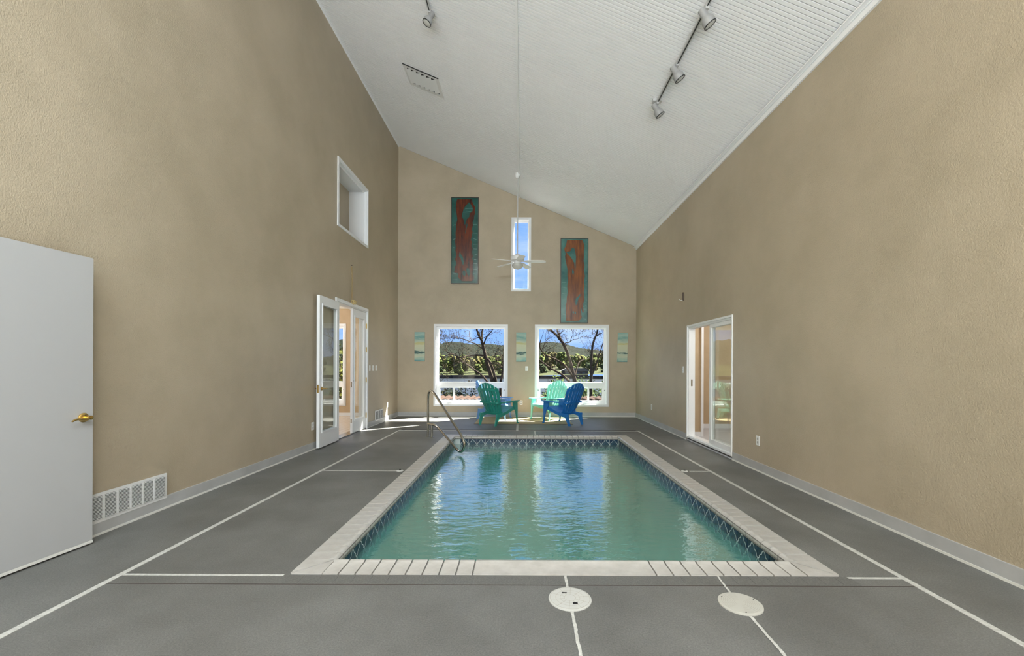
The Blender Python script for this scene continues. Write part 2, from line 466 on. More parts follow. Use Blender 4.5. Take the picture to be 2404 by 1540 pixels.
def crack(name, pts, w):                            # rough-edged filled joint
    rnd = random.Random(len(name) + int(pts[0][0] * 100)); m = MB(); q = []
    (xa, ya), (xb, yb) = pts; n = max(3, int(abs(yb - ya) / .02))
    for i in range(n + 1):
        t = i / n; x = xa + (xb - xa) * t + rnd.uniform(-.0015, .0015); y = ya + (yb - ya) * t
        q.append((x - w * rnd.uniform(.38, .6), x + w * rnd.uniform(.38, .6), y))
    for i in range(n):
        a, b = q[i], q[i + 1]
        m.add([(a[0], a[2], .0025), (a[1], a[2], .0025), (b[1], b[2], .0025), (b[0], b[2], .0025)], [(0, 1, 2, 3)])
    return m.build(name, 'joint_white', floor)
crack('joint_strip', ((.270, 2.465), (.272, 2.61)), .016)
crack('joint_strip', ((.262, 1.0), (.268, 2.235)), .016)
crack('joint_strip', ((1.188, 2.42), (1.205, 2.61)), .012)
crack('joint_strip', ((1.150, 1.0), (1.182, 2.19)), .016)
# deck-coloured course of bricks between the near coping and its dark joint
strip('joint_gap', LJ + .02, RJ - .02, 2.494, 2.500, 'roof_under', .0008)
pav = MB().box(0, .1005, 0, .10, -.01, .0018).mesh('deck_brick', 'deck_grey', bevel=.0012)
x = PX0
while x < PX1 - .02:
    if not (.24 < x < .262 or 1.14 < x < 1.19):
        link('deck_brick', pav, floor, (x, 2.505, 0))
    x += .104

# --- ceiling
PHI = math.atan(MS); CP = math.cos(PHI)
SKY2 = ((-2.5, -.9, -3.6, -.8), (.55, 2.15, -3.6, -.8))   # openings for the added skylights: x0, x1, y0, y1
ceil = MB().plate(rect(XL - .14, XR + .14, YF - .15, YB + .30), [rect(*q) for q in SKY2], lambda u, v, d: (u, v, zc(u) + d), .010 / CP, .17).build('ceiling', 'groove_shade')
struct(ceil, 'sloping white beadboard ceiling', 'ceiling')
PITCH, GAP = 0.046, 0.010
BX0, BX1 = -.100, -.064
def pmesh(x0, x1):
    return MB().box(0, (x1 - x0) / CP, 0, PITCH - GAP, 0, .0105).mesh('plank', 'ceiling_white')
pl, pr = pmesh(XL, BX0), pmesh(BX1, XR)
y = YB - PITCH; nl = nr = 0
restL, restR = MB(), MB()
while y > YF:
    if nl < 131: link('plank', pl, ceil, (XL, y, ZL), (0, PHI, 0)); nl += 1
    else:
        M = Matrix.Translation((XL, y, ZL)) @ Matrix.Rotation(PHI, 4, 'Y')
        for xa, xb in (((XL, SKY2[0][0]), (SKY2[0][1], BX0)) if SKY2[0][2] - .04 < y < SKY2[0][3] else ((XL, BX0),)):
            restL.box((xa - XL) / CP, (xb - XL) / CP, 0, PITCH - GAP, 0, .0105, M=M)
    if nr < 168: link('plank', pr, ceil, (BX1, y, zc(BX1)), (0, PHI, 0)); nr += 1
    else:
        M = Matrix.Translation((BX1, y, zc(BX1))) @ Matrix.Rotation(PHI, 4, 'Y')
        for xa, xb in (((BX1, SKY2[1][0]), (SKY2[1][1], XR)) if SKY2[1][2] - .04 < y < SKY2[1][3] else ((BX1, XR),)):
            restR.box((xa - BX1) / CP, (xb - BX1) / CP, 0, PITCH - GAP, 0, .0105, M=M)
    y -= PITCH
restL.add(restR.v, restR.f)
tag(restL.build('planking', 'ceiling_white', ceil), kind='stuff')
MB().box(-.018, .018, YF, YB, -.012, .012).build('batten', 'ceiling_white', ceil, loc=(-.082, 0, zc(-.082)), rot=(0, PHI, 0))
t = MB().box(-.075, 0, YF, YB, -.012, .003).box(-.022, 0, YF, YB, -.075, -.012).box(-.034, -.026, YF, YB, -.018, -.012)
struct(t.build('trim_1', 'ceiling_white', loc=(XR, 0, ZR), rot=(0, 0, 0)), 'white moulding between ceiling and the wall with the sliding door', 'trim')
t = MB().plate([(XL, ZL - .03), (XL + .012, ZL - .03), (XL + .012, zc(XL + .012) - .012), (XL + .03, zc(XL + .03) - .012), (XL + .03, zc(XL + .03) + .004), (XL, ZL + .004)], [],
               lambda u, v, d: (u, d, v), YF, YB)
struct(t.build('trim_2', 'ceiling_white'), 'thin white moulding along the top of the tallest wall', 'trim')

# --- baseboards
def baseboard(name, segs, x, s, label):
    e = empty(name); struct(e, label, 'baseboard')
    for a, b in segs:
        boxobj('board', 'baseboard_grey', e, (min(x, x + s * .013), max(x, x + s * .013), a, b, .016, .112))
        boxobj('caulk', 'caulk_white', e, (min(x, x + s * .017), max(x, x + s * .017), a, b, 0, .017))
baseboard('baseboard_left', [(YF, 7.275), (8.80, YB)], XL, 1, 'grey baseboard under the wall with the french doors')
baseboard('baseboard_right', [(YF, 5.90), (7.57, YB)], XR, -1, 'grey baseboard under the wall with the sliding door')
e = empty('baseboard_back'); struct(e, 'grey baseboard under the two big windows', 'baseboard')
boxobj('board', 'baseboard_grey', e, (XL, XR, YB - .013, YB, .016, .112))
boxobj('caulk', 'caulk_white', e, (XL, XR, YB - .017, YB, 0, .017))

# --- windows in the end wall
def casing(par, o, w=.05, p=.02, y=YB):
    x0, x1, z0, z1 = o
    MB().plate(rect(x0 - w, x1 + w, z0 - w, z1 + w), [rect(x0, x1, z0, z1)], FY, y - p, y).build('casing', 'white_paint', par)
    MB().plate(rect(x0 - w * .55, x1 + w * .55, z0 - w * .55, z1 + w * .55), [rect(x0 + .004, x1 - .004, z0 + .004, z1 - .004)], FY, y - p - .010, y - p).build('casing_bead', 'white_paint', par)
    MB().plate(rect(x0, x1, z0, z1), [rect(x0 + .012, x1 - .012, z0 + .012, z1 - .012)], FY, y, y + .15).build('jamb', 'white_paint', par)
def frame(par, name, x0, x1, z0, z1, w, y0, y1, mat='vinyl_white', bevel=.004):
    return MB().plate(rect(x0, x1, z0, z1), [rect(x0 + w, x1 - w, z0 + w, z1 - w)], FY, y0, y1).build(name, mat, par)
def pane(par, x0, x1, z0, z1, y, name='pane'):
    return boxobj(name, 'glass', par, (x0, x1, y, y + .005, z0, z1))
def big_window(name, o, label, mirror):
    e = empty(name, (0, 0, 0)); struct(e, label, 'window')
    casing(e, o)
    x0, x1, z0, z1 = o[0] + .012, o[1] - .012, o[2] + .012, o[3] - .012
    frame(e, 'frame', x0, x1, z0, z1, .05, YB + .07, YB + .14)
    boxobj('mullion', 'vinyl_white', e, (x0 + .05, x1 - .05, YB + .06, YB + .14, .765, .882))
    pane(e, x0 + .045, x1 - .045, .878, z1 - .045, YB + .105)
    sl, sr = x0 + .05, x1 - .05
    ms = (sl + .42) if not mirror else (sr - .42)
    def sash(a, b, yy):
        s = frame(e, 'sash', a, b, z0 + .05, .768, .042, yy, yy + .03)
        pane(s, a + .038, b - .038, z0 + .088, .73, yy + .012)
        return s
    if not mirror: sash(sl, ms, YB + .075); sash(ms - .05, sr, YB + .108)
    else: sash(ms, sr, YB + .075); sash(sl, ms + .05, YB + .108)
    for xx in ((sr + .02,) if not mirror else (sl - .02, sr + .02)):
        boxobj('latch', 'black', e, (xx - .006, xx + .006, YB + .062, YB + .072, .66, .69))
    return e
big_window('window_1', W1, 'big white window with the twisted bare tree and slider below, beside the handrail', False)
big_window('window_2', W2, 'big white window behind the mint and bright blue chairs', True)
e = empty('window_3'); struct(e, 'tall narrow window behind the ceiling fan', 'window')
casing(e, W3)
frame(e, 'frame', W3[0] + .012, W3[1] - .012, W3[2] + .012, W3[3] - .012, .022, YB + .09, YB + .14)
pane(e, W3[0] + .03, W3[1] - .03, W3[2] + .03, W3[3] - .03, YB + .11)
# unseen glazing added behind the camera to let the fill lamp in
e = empty('added_window_5'); struct(e, 'unseen wide window added for fill light, facing the end wall', 'window')
MB().plate(rect(*WF), [rect(WF[0] + .06, -1.03, WF[2] + .06, WF[3] - .06), rect(-.97, WF[1] - .06, WF[2] + .06, WF[3] - .06)], FY, YF - .12, YF - .04).build('frame', 'vinyl_white', e)
pane(e, WF[0] + .05, -1.0, WF[2] + .05, WF[3] - .05, YF - .08); pane(e, -1.0, WF[1] - .05, WF[2] + .05, WF[3] - .05, YF - .08)

for nm, SK, lb in (('added_window_7', SKY2[0], 'unseen skylight added for fill light in the tall side of the ceiling'), ('added_window_8', SKY2[1], 'unseen skylight added for fill light in the low side of the ceiling')):
    e = empty(nm); struct(e, lb, 'window')  # made-up skylight, out of view, added around a fill lamp
    MB().plate(rect(*SK), [rect(SK[0] + .04, SK[1] - .04, SK[2] + .04, SK[3] - .04)], lambda u, v, d: (u, v, zc(u) + d), -.012, .18).build('frame', 'white_paint', e)
    MB().plate(rect(SK[0] + .03, SK[1] - .03, SK[2] + .03, SK[3] - .03), [], lambda u, v, d: (u, v, zc(u) + d), .150, .156).build('pane', 'glass', e)
# --- niche behind the high opening
e = empty('window_6'); struct(e, 'high square opening with deep white jambs above the french doors', 'window')
MB().plate(rect(UP[0] - .045, UP[1] + .045, UP[2] - .045, UP[3] + .045), [rect(*UP)], FX, XL + .018, XL).build('casing', 'white_paint', e)
MB().plate(rect(*UP), [rect(UP[0] + .012, UP[1] - .012, UP[2] + .012, UP[3] - .012)], FX, XL, XL - .36).build('jamb', 'white_paint', e)
frame_m = MB().plate(rect(UP[0] + .012, UP[1] - .012, UP[2] + .012, UP[3] - .012), [rect(UP[0] + .04, UP[1] - .04, UP[2] + .04, UP[3] - .04)], FX, XL - .05, XL - .07).build('stop', 'white_paint', e)
boxobj('panel', 'stucco', e, (XL - .40, XL - .36, UP[0], UP[1], UP[2], UP[3]))

# --- side room beyond the french doors
LRX = -7.2
struct(MB().plate(rect(LRX, XL - .14, 0, 2.75), [rect(*W4)], FY, YB, YB + .16).build('wall_left_room_back', 'room_tan'), 'tan wall with a window seen through the french doors', 'wall')
struct(boxobj('wall_left_room_side', 'room_tan', None, (LRX - .12, LRX, 4.4, YB + .16, 0, 2.75)), 'far tan wall of the room beyond the french doors', 'wall')
struct(boxobj('wall_left_room_front', 'room_tan', None, (LRX, XL - .14, 4.3, 4.4, 0, 2.75)), 'near tan wall of the room beyond the french doors', 'wall')
struct(boxobj('ceiling_left_room', 'ceiling_white', None, (LRX - .12, XL - .14, 4.3, YB + .16, 2.75, 2.85)), 'white ceiling of the room beyond the french doors', 'ceiling')
lf = empty('floor_left_room'); struct(lf, 'pale wooden plank floor beyond the french doors', 'floor')
bd = MB().box(0, .118, 0, YB - 4.4, -.03, -.001).mesh('plank', 'wood_floor')
for i in range(32): link('plank', bd, lf, (XL - .14 - .12 * (i + 1), 4.4, 0))
e = empty('baseboard_left_room'); struct(e, 'white baseboard of the room beyond the french doors', 'baseboard')
boxobj('board', 'white_paint', e, (LRX, XL - .14, YB - .015, YB, 0, .085)); boxobj('board', 'white_paint', e, (LRX, LRX + .015, 4.4, YB - .015, 0, .085))
big_window('window_4', W4, 'window of the side room seen through the french doors', False)
# --- hall beyond the sliding door
HB = 8.85
struct(boxobj('wall_hall_back', 'room_tan', None, (XR + .14, 5.4, HB, HB + .1, 0, 2.6)), 'orange tan back wall seen through the sliding door', 'wall')
struct(boxobj('wall_hall_stub', 'room_tan', None, (XR + .14, 3.285, 7.82, 7.94, 0, 2.6)), 'narrow tan wall end just inside the sliding door', 'wall')
struct(boxobj('wall_hall_side', 'room_tan', None, (5.3, 5.4, 4.6, HB, 0, 2.6)), 'far tan wall inside the sliding door', 'wall')
struct(boxobj('wall_hall_front', 'room_tan', None, (XR + .14, 5.3, 4.5, 4.6, 0, 2.6)), 'near tan wall inside the sliding door', 'wall')
struct(boxobj('ceiling_hall', 'ceiling_white', None, (XR + .14, 5.4, 4.5, HB + .1, 2.6, 2.7)), 'white ceiling inside the sliding door', 'ceiling')
struct(boxobj('floor_hall', 'hall_floor', None, (XR + .0, 5.4, 4.5, HB, -.05, .02)), 'pale grey floor inside the sliding door', 'floor')
e = empty('trim_3'); struct(e, 'white corner casing and baseboards inside the sliding door', 'trim')
boxobj('casing', 'white_paint', e, (3.285, 3.325, 7.79, 7.97, .02, 2.3))
boxobj('board', 'white_paint', e, (XR + .14, 3.285, 7.805, 7.82, .02, .10)); boxobj('board', 'white_paint', e, (3.33, 5.3, HB - .015, HB, .02, .11))
def fill_fixture(loc, power, label):  # made-up fixtures, out of view, added to brighten the side rooms
    o = empty('added_ceiling_light', loc); tag(o, label, 'added lamp')
    MB().lathe([(.16, 0), (.16, -.02), (.15, -.03)], 24).build('base', 'white_paint', o, smooth=True)
    MB().lathe([(.14, -.03), (.13, -.06), (.09, -.085), (.03, -.095)], 24).build('diffuser', 'lamp_lens', o, smooth=True)
    l = bpy.data.lights.new('fill_bulb', 'POINT'); l.energy = power; l.shadow_soft_size = .12; l.color = (1, .97, .92)
    b = bpy.data.objects.new('fill_bulb', l); COL.objects.link(b); b.parent = o; b.location = (0, 0, -.25)
fill_fixture((-5.2, 8.6, 2.75), 80, 'unseen ceiling light added to brighten the room beyond the french doors')
fill_fixture((4.2, 7.1, 2.60), 48, 'unseen ceiling light added to brighten the hall inside the sliding door')

# ================================================================== DOORS
# open slab door against the left wall
d1 = empty('door_1', (-3.132, 2.243, 0)); struct(d1, 'flat white door with brass lever standing open against the stucco', 'door')
d1.rotation_euler = (0, 0, -math.atan2(.079, .997))
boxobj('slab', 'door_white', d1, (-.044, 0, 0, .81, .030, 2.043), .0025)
boxobj('bottom_sweep', 'caulk_white', d1, (-.040, .003, 0, .809, .012, .030))
h = MB().lathe([(.033, 0), (.033, .006), (.026, .012), (.012, .014), (.012, .045), (.015, .05), (.015, .062), (.008, .064)], 24,
               Matrix.Translation((0, .745, .912)) @ Matrix.Rotation(R(90), 4, 'Y')).build('handle', 'brass', d1, smooth=True)
MB().tube([(.055, .745, .912), (.058, .725, .905), (.056, .70, .905), (.055, .672, .912), (.056, .645, .906), (.058, .63, .898)], [.009, .010, .009, .0075, .007, .005], 10).build('lever', 'brass', h, smooth=True)
MB().lathe([(.003, 0), (.003, .004)], 8, Matrix.Translation((.0115, .748, .931)) @ Matrix.Rotation(R(90), 4, 'Y')).build('pin_hole', 'black', h)
for z in (.25, 1.05, 1.82): boxobj('hinge', 'brass', d1, (-.05, .008, -.012, .002, z - .05, z + .05))

# french door frame + leaves
tr = empty('trim_4'); struct(tr, 'white casing around the french doors', 'trim')
MB().plate([(FD[0] - .055, 0), (FD[0], 0), (FD[0], FD[2]), (FD[1], FD[2]), (FD[1], 0), (FD[1] + .055, 0), (FD[1] + .055, FD[2] + .055), (FD[0] - .055, FD[2] + .055)], [], FX, XL + .02, XL).build('casing', 'white_paint', tr)
MB().plate([(FD[0], 0), (FD[0] + .02, 0), (FD[0] + .02, FD[2] - .02), (FD[1] - .02, FD[2] - .02), (FD[1] - .02, 0), (FD[1], 0), (FD[1], FD[2]), (FD[0], FD[2])], [], FX, XL, XL - .15).build('jamb', 'white_paint', tr)
boxobj('threshold', 'steel', tr, (XL - .15, XL + .01, FD[0], FD[1], 0, .018))
def leaf(name, label, w, parent_loc, handle):
    """leaf in local Y (0..w) from hinge, thickness in X -.044..0"""
    o = empty(name, parent_loc); struct(o, label, 'door')
    z0, z1 = .02, 2.37; st, tp, bt = .105, .14, .24
    MB().plate(rect(0, w, z0, z1), [rect(st, w - st, z0 + bt, z1 - tp)], FX, -.044, 0).build('leaf_frame', 'white_paint', o)
    for dx in (.0, -.052):
        MB().plate(rect(st - .022, w - st + .022, z0 + bt - .022, z1 - tp + .022), [rect(st + .004, w - st - .004, z0 + bt + .004, z1 - tp - .004)], FX, dx, dx + .008).build('bead', 'white_paint', o)
    boxobj('pane', 'glass', o, (-.026, -.021, st, w - st, z0 + bt, z1 - tp))
    return o
lw = .745
d2 = leaf('door_2', 'open french door leaf with glass folded back against the wall', lw, (-3.160, 7.262, 0), True)
d2.rotation_euler = (0, 0, R(181.5))
# local +Y now points towards the camera; local -X face is the room side
for s, xx in ((1, .008), (-1, -.052)):
    hb = MB().lathe([(.028, 0), (.028, .006), (.02, .012), (.01, .014), (.01, .05)], 20, Matrix.Translation((xx, lw - .06, .93)) @ Matrix.Rotation(R(90 * s), 4, 'Y')).build('handle', 'brass', d2, smooth=True)
    MB().tube([(xx + s * .045, lw - .06, .93), (xx + s * .05, lw - .09, .928), (xx + s * .05, lw - .13, .934), (xx + s * .052, lw - .165, .926)], [.009, .009, .007, .005], 8).build('lever', 'brass', hb, smooth=True)
boxobj('latch_plate', 'brass', d2, (-.034, -.010, lw, lw + .002, .87, .99))
d3 = leaf('door_3', 'closed french door leaf with brass hinges beside the light switches', FD[1] - .022 - 8.035, (XL - .002, 8.035, 0), False)
for z in (.28, 1.0, 1.62, 2.1): boxobj('hinge', 'brass', d3, (-.01, .014, FD[1] - .024 - 8.035, FD[1] - .006 - 8.035, z - .05, z + .05))
boxobj('bolt_plate', 'chrome', d3, (-.034, -.012, -.0015, 0, .88, .98)); boxobj('bolt_plate', 'chrome', d3, (-.034, -.012, -.0015, 0, .20, .28))
MB().lathe([(.008, 0), (.008, .012), (.004, .014)], 12, Matrix.Translation((0.0, .03, 1.0)) @ Matrix.Rotation(R(90), 4, 'Y')).build('knob', 'chrome', d3)

# sliding door
d4 = empty('door_4', (0, 0, 0)); struct(d4, 'white framed sliding glass door half open in the right wall', 'door')
a, b, t_ = SL
MB().plate([(a, .045), (b, .045), (b, t_), (a, t_)], [rect(a + .04, b - .05, .09, t_ - .06)], FX, XR + .01, XR + .12).build('frame', 'vinyl_white', d4)
MB().plate([(a, .045), (b, .045), (b, t_), (a, t_)], [rect(a + .02, b - .02, .075, t_ - .03)], FX, XR - .012, XR + .01).build('nail_fin', 'vinyl_white', d4)
boxobj('sill', 'roof_under', d4, (XR + .02, XR + .14, a, b, 0, .045))
mid = 6.70
def slab(nm, y0, y1, x):
    s = MB().plate(rect(y0, y1, .092, t_ - .062), [rect(y0 + .05, y1 - .05, .16, t_ - .115)], FX, x, x + .035).build('sash', 'vinyl_white', d4)
    boxobj('pane', 'glass', s, (x + .015, x + .02, y0 + .045, y1 - .045, .155, t_ - .11)); return s
slab('sash', a + .04, mid, XR + .02)
s2 = slab('sash', a + .06, mid + .02, XR + .066)
boxobj('pull', 'chrome', s2, (XR + .06, XR + .066, mid - .02, mid + .005, .95, 1.15))
boxobj('strike', 'chrome', d4, (XR + .05, XR + .075, b - .053, b - .05, .95, 1.07))

# ================================================================== POOL
pool = empty('swimming_pool', (0, 0, 0))
tag(pool, 'rectangular pool with brick coping, blue arch tiles and green water', 'pool')
PD = -1.45
TX0, TX1, TY0, TY1 = NX0 - .012, NX1 + .012, NY0 - .012, NY1 + .012     # tiled faces
m = MB()
m.add([(TX0 - .01, TY0 - .01, PD), (TX1 + .01, TY0 - .01, PD), (TX1 + .01, TY1 + .01, PD), (TX0 - .01, TY1 + .01, PD),
       (TX0 - .01, TY0 - .01, -.05), (TX1 + .01, TY0 - .01, -.05), (TX1 + .01, TY1 + .01, -.05), (TX0 - .01, TY1 + .01, -.05)],
      [(0, 1, 2, 3), (0, 4, 5, 1), (1, 5, 6, 2), (2, 6, 7, 3), (3, 7, 4, 0)])
link('basin', m.mesh('basin', 'pool_plaster', recalc=False), pool)
# grout bed behind the tiles and under the coping
m = MB()
for bx in ((TX0 - .009, TX0 - .003, TY0, TY1), (TX1 + .003, TX1 + .009, TY0, TY1), (TX0, TX1, TY1 + .003, TY1 + .009), (TX0, TX1, TY0 - .009, TY0 - .003)):
    m.box(*bx, -.20, -.04)
m.build('tile_grout', 'tile_line', pool)
MB().plate(rect(PX0, PX1, PY0, PY1), [rect(NX0 + .004, NX1 - .004, NY0 + .004, NY1 - .004)], FZ, -.044, -.004).build("grout_bed", 'coping_grout', pool)
PROF = [(0, -.045), (0, .006), (.155, .006), (.163, .010), (.176, .0125), (.190, .009), (.201, -.002), (.206, -.017), (.205, -.031), (.198, -.043), (.190, -.045)]
def brick_mesh(L, name='brick'):
    k = len(PROF); b = MB()
    vs = [(w, 0.0, z) for w, z in PROF] + [(w, L, z) for w, z in PROF]
    fs = [tuple(range(k)), tuple(range(2 * k - 1, k - 1, -1))] + [(i, i + k, (i + 1) % k + k, (i + 1) % k) for i in range(k)]
    return b.add(vs, fs).mesh(name, 'coping_stone', smooth=True)
JW = .0098
nside, nend = int(round((NY1 - NY0) / .1036)), int(round((NX1 - NX0) / .1036))
BS, BE = (NY1 - NY0 + .004) / nside, (NX1 - NX0 + .004) / nend
bside, bend = brick_mesh(BS - JW), brick_mesh(BE - JW)
for i in range(nside):
    yy = NY0 + i * BS
    link('brick', bside, pool, (PX0, yy, 0))                                   # along the left edge
    link('brick', bside, pool, (PX1, yy + BS - JW, 0), (0, 0, math.pi))        # along the right edge
i0 = int(math.ceil((-.30 - NX0) / BE)); i1 = int(math.ceil((.75 - NX0) / BE))
for i in range(nend):
    xx = NX0 + i * BE
    link('brick', bend, pool, (xx, PY1, 0), (0, 0, -math.pi / 2))              # far edge
    if not i0 <= i < i1: link('brick', bend, pool, (xx + BE - JW, PY0, 0), (0, 0, math.pi / 2))
x0s, x1s = NX0 + i0 * BE, NX0 + i1 * BE
tag(link('skimmer_slab', brick_mesh(x1s - x0s - JW, 'skimmer_slab'), pool, (x1s - JW, PY0, 0), (0, 0, math.pi / 2)), 'long smooth coping slab without joints')
g = .004
for cx, cy, sx, sy in ((PX0, PY0, 1, 1), (PX1, PY0, -1, 1), (PX0, PY1, 1, -1), (PX1, PY1, -1, -1)):
    q = CW - .004
    for poly in ([(0.01, 0), (q, 0), (q, q - .012)], [(0, 0.01), (0, q), (q - .012, q)]):
        pp = [(cx + sx * u, cy + sy * v) for u, v in poly]
        MB().plate(pp, [], FZ, -.045, .006).build('corner_brick', 'coping_stone', pool)
# waterline tiles
TP = 0.152
def tile_mesh():
    w = TP - .006; b = MB(); b.box(-w / 2, w / 2, -.004, .004, 0, .146)
    top = [(.46, .058), (.39, .063), (.37, .080), (.29, .094), (.18, .100), (.14, .117), (.07, .132), (0, .137)]
    up = [(-u * TP, v) for u, v in top] + [(u * TP, v) for u, v in reversed(top[:-1])]
    lo = [(u, 2 * .052 - v) for u, v in reversed(up)]
    loop = up + lo
    k = len(loop)
    b.add([(u, -.0046, v) for u, v in loop], [tuple(range(k))], 1)
    P = [Vector(p) for p in loop]
    for i in range(k):
        p, q = P[i], P[(i + 1) % k]
        d = (q - p).normalized(); nn = Vector((-d.y, d.x)) * .0032
        b.add([(p.x + nn.x, -.0054, p.y + nn.y), (p.x - nn.x, -.0054, p.y - nn.y), (q.x - nn.x, -.0054, q.y - nn.y), (q.x + nn.x, -.0054, q.y + nn.y)], [(0, 1, 2, 3)], 2)
    return b.mesh('tile', ['tile_blue', 'tile_blue_light', 'tile_line'], recalc=False)
tm = tile_mesh()
n = int((TY1 - TY0) / TP); off = ((TY1 - TY0) - n * TP) / 2
for i in range(n):
    yy = TY0 + off + (i + .5) * TP
    link('tile', tm, pool, (TX0, yy, -.193), (0, 0, math.pi / 2)); link('tile', tm, pool, (TX1, yy, -.193), (0, 0, -math.pi / 2))
n = int((TX1 - TX0) / TP)
for i in range(n):
    xx = TX1 - .006 - (i + .5) * TP
    link('tile', tm, pool, (xx, TY1, -.193), (0, 0, 0)); link('tile', tm, pool, (xx, TY0, -.193), (0, 0, math.pi))
# curved corner step just under the water, return fitting
pts = [(TX0, TY1)] + [(TX0 + .62 * math.cos(a_) , TY1 - .62 * math.sin(a_)) for a_ in [math.pi / 2 * i / 10 for i in range(11)]]
MB().plate(pts, [], FZ, PD, WZ - .12).build('corner_step', 'pool_plaster', pool)
boxobj('return_slot', 'black', pool, (.10, .25, TY1 - .03, TY1 - .006, -.215, -.200))
wg = MB(); wg.add([(TX0 - .008, TY0 - .008, WZ), (TX1 + .008, TY0 - .008, WZ), (TX1 + .008, TY1 + .008, WZ), (TX0 - .008, TY1 + .008, WZ)], [(0, 1, 2, 3)])
wt = tag(link('water', wg.mesh('water', 'pool_water', recalc=False), pool), 'rippled green pool water')

# hand rail across the corner of the pool
hr = empty('pool_handrail', (-1.705, 7.768, 0)); tag(hr, 'bent stainless steel handrail over the corner of the pool', 'handrail')
hd = Vector((.6308, -.7759))
def hp(t, z): return (hd.x * t, hd.y * t, z)
def smooth_path(P, it=2):
    P = [Vector(p) for p in P]
    for _ in range(it):
        Q = [P[0]]
        for a, b in zip(P[:-1], P[1:]): Q += [a * .75 + b * .25, a * .25 + b * .75]
        Q.append(P[-1]); P = Q
    return P
main = [(0, .0), (-.005, .3), (-.012, .70), (.01, .80), (.085, .845), (.20, .82), (.35, .725), (.595, .555), (.914, .337), (1.14, .19), (1.235, .105), (1.262, .035), (1.23, -.06), (1.141, -.10), (1.04, -.085), (.878, -.007), (.64, .10), (.41, .205), (.30, .237), (.17, .24), (.0, .233)]
MB().tube(smooth_path([hp(*p) for p in main]), .0215, 12).build('rail', 'steel', hr, smooth=True)
MB().tube([hp(.143, .0), hp(.143, .12), hp(.143, .235)], .0215, 12).build('post', 'steel', hr, smooth=True)
for t in (0, .143): MB().lathe([(.04, 0), (.04, .004), (.03, .012), (.022, .014)], 18, Matrix.Translation(hp(t, 0))).build('flange', 'steel', hr, smooth=True)

# deck covers
c1 = empty('deck_cover', (.270, 2.347, 0)); tag(c1, 'white round deck lid with spokes and two slots', 'deck lid')
MB().lathe([(.118, 0), (.1175, .006), (.112, .0075)], 40).build('rim', 'lid_white', c1, smooth=True)
MB().lathe([(.108, 0), (.108, .0085), (.107, .009)], 40).build('lid', 'lid_white', c1)
m = MB()
for r in (.03, .053, .077, .1075):
    k = 36
    for i in range(k):
        a0, a1 = 2 * math.pi * i / k, 2 * math.pi * (i + 1) / k
        m.add([(r * math.cos(a0), r * math.sin(a0), .0094), ((r + .0022) * math.cos(a0), (r + .0022) * math.sin(a0), .0094), ((r + .0022) * math.cos(a1), (r + .0022) * math.sin(a1), .0094), (r * math.cos(a1), r * math.sin(a1), .0094)], [(0, 1, 2, 3)])
for i in range(10):
    Mz = Matrix.Rotation(2 * math.pi * i / 10 + .17, 4, 'Z'); m.box(.032, .107, -.0011, .0011, .009, .0094, M=Mz)
m.build('groove', 'lid_groove', c1)
boxobj('slot', 'black', c1, (-.040, -.012, .046, .058, .009, .0098)); boxobj('slot', 'black', c1, (.010, .036, -.064, -.044, .009, .0098))
c2 = empty('deck_cover', (1.187, 2.305, 0)); tag(c2, 'cream round deck lid with ribbed rings, nearer the right wall', 'deck lid')
MB().lathe([(.112, 0), (.1115, .006), (.106, .0075)], 40).build('rim', 'lid_cream', c2, smooth=True)
MB().lathe([(.103, 0), (.103, .0085), (.102, .009)], 40).build('lid', 'lid_cream', c2)
m = MB()
for q in range(8):
    r = .026 + q * .0095; k = 32
    for i in range(k):
        a0, a1 = 2 * math.pi * i / k, 2 * math.pi * (i + 1) / k
        if abs(math.cos((a0 + a1) / 2 + .5)) < .38: continue
        m.add([(r * math.cos(a0), r * math.sin(a0), .0094), ((r + .0024) * math.cos(a0), (r + .0024) * math.sin(a0), .0094), ((r + .0024) * math.cos(a1), (r + .0024) * math.sin(a1), .0094), (r * math.cos(a1), r * math.sin(a1), .0094)], [(0, 1, 2, 3)])
m.build('ring', 'lid_groove', c2)
for a_ in (.35, 2.44, 4.53): MB().lathe([(.004, .009), (.004, .0097)], 10, Matrix.Translation((.094 * math.cos(a_), .094 * math.sin(a_), 0))).build('screw', 'black', c2)
for loc, lb in (((-1.487, 5.213, 0), 'small round deck anchor beside the coping, left of the pool'), ((2.012, 5.25, 0), 'small round deck anchor beside the coping, right of the pool')):
    o = tag(empty('deck_anchor', loc), lb, 'deck anchor', 'deck anchors beside the pool')
    MB().lathe([(.042, 0), (.042, .004), (.034, .009), (.018, .011)], 20).build('plate', 'lid_white', o, smooth=True)
    MB().lathe([(.015, .009), (.015, .018), (.008, .022)], 12).build('cap', 'black', o, smooth=True)

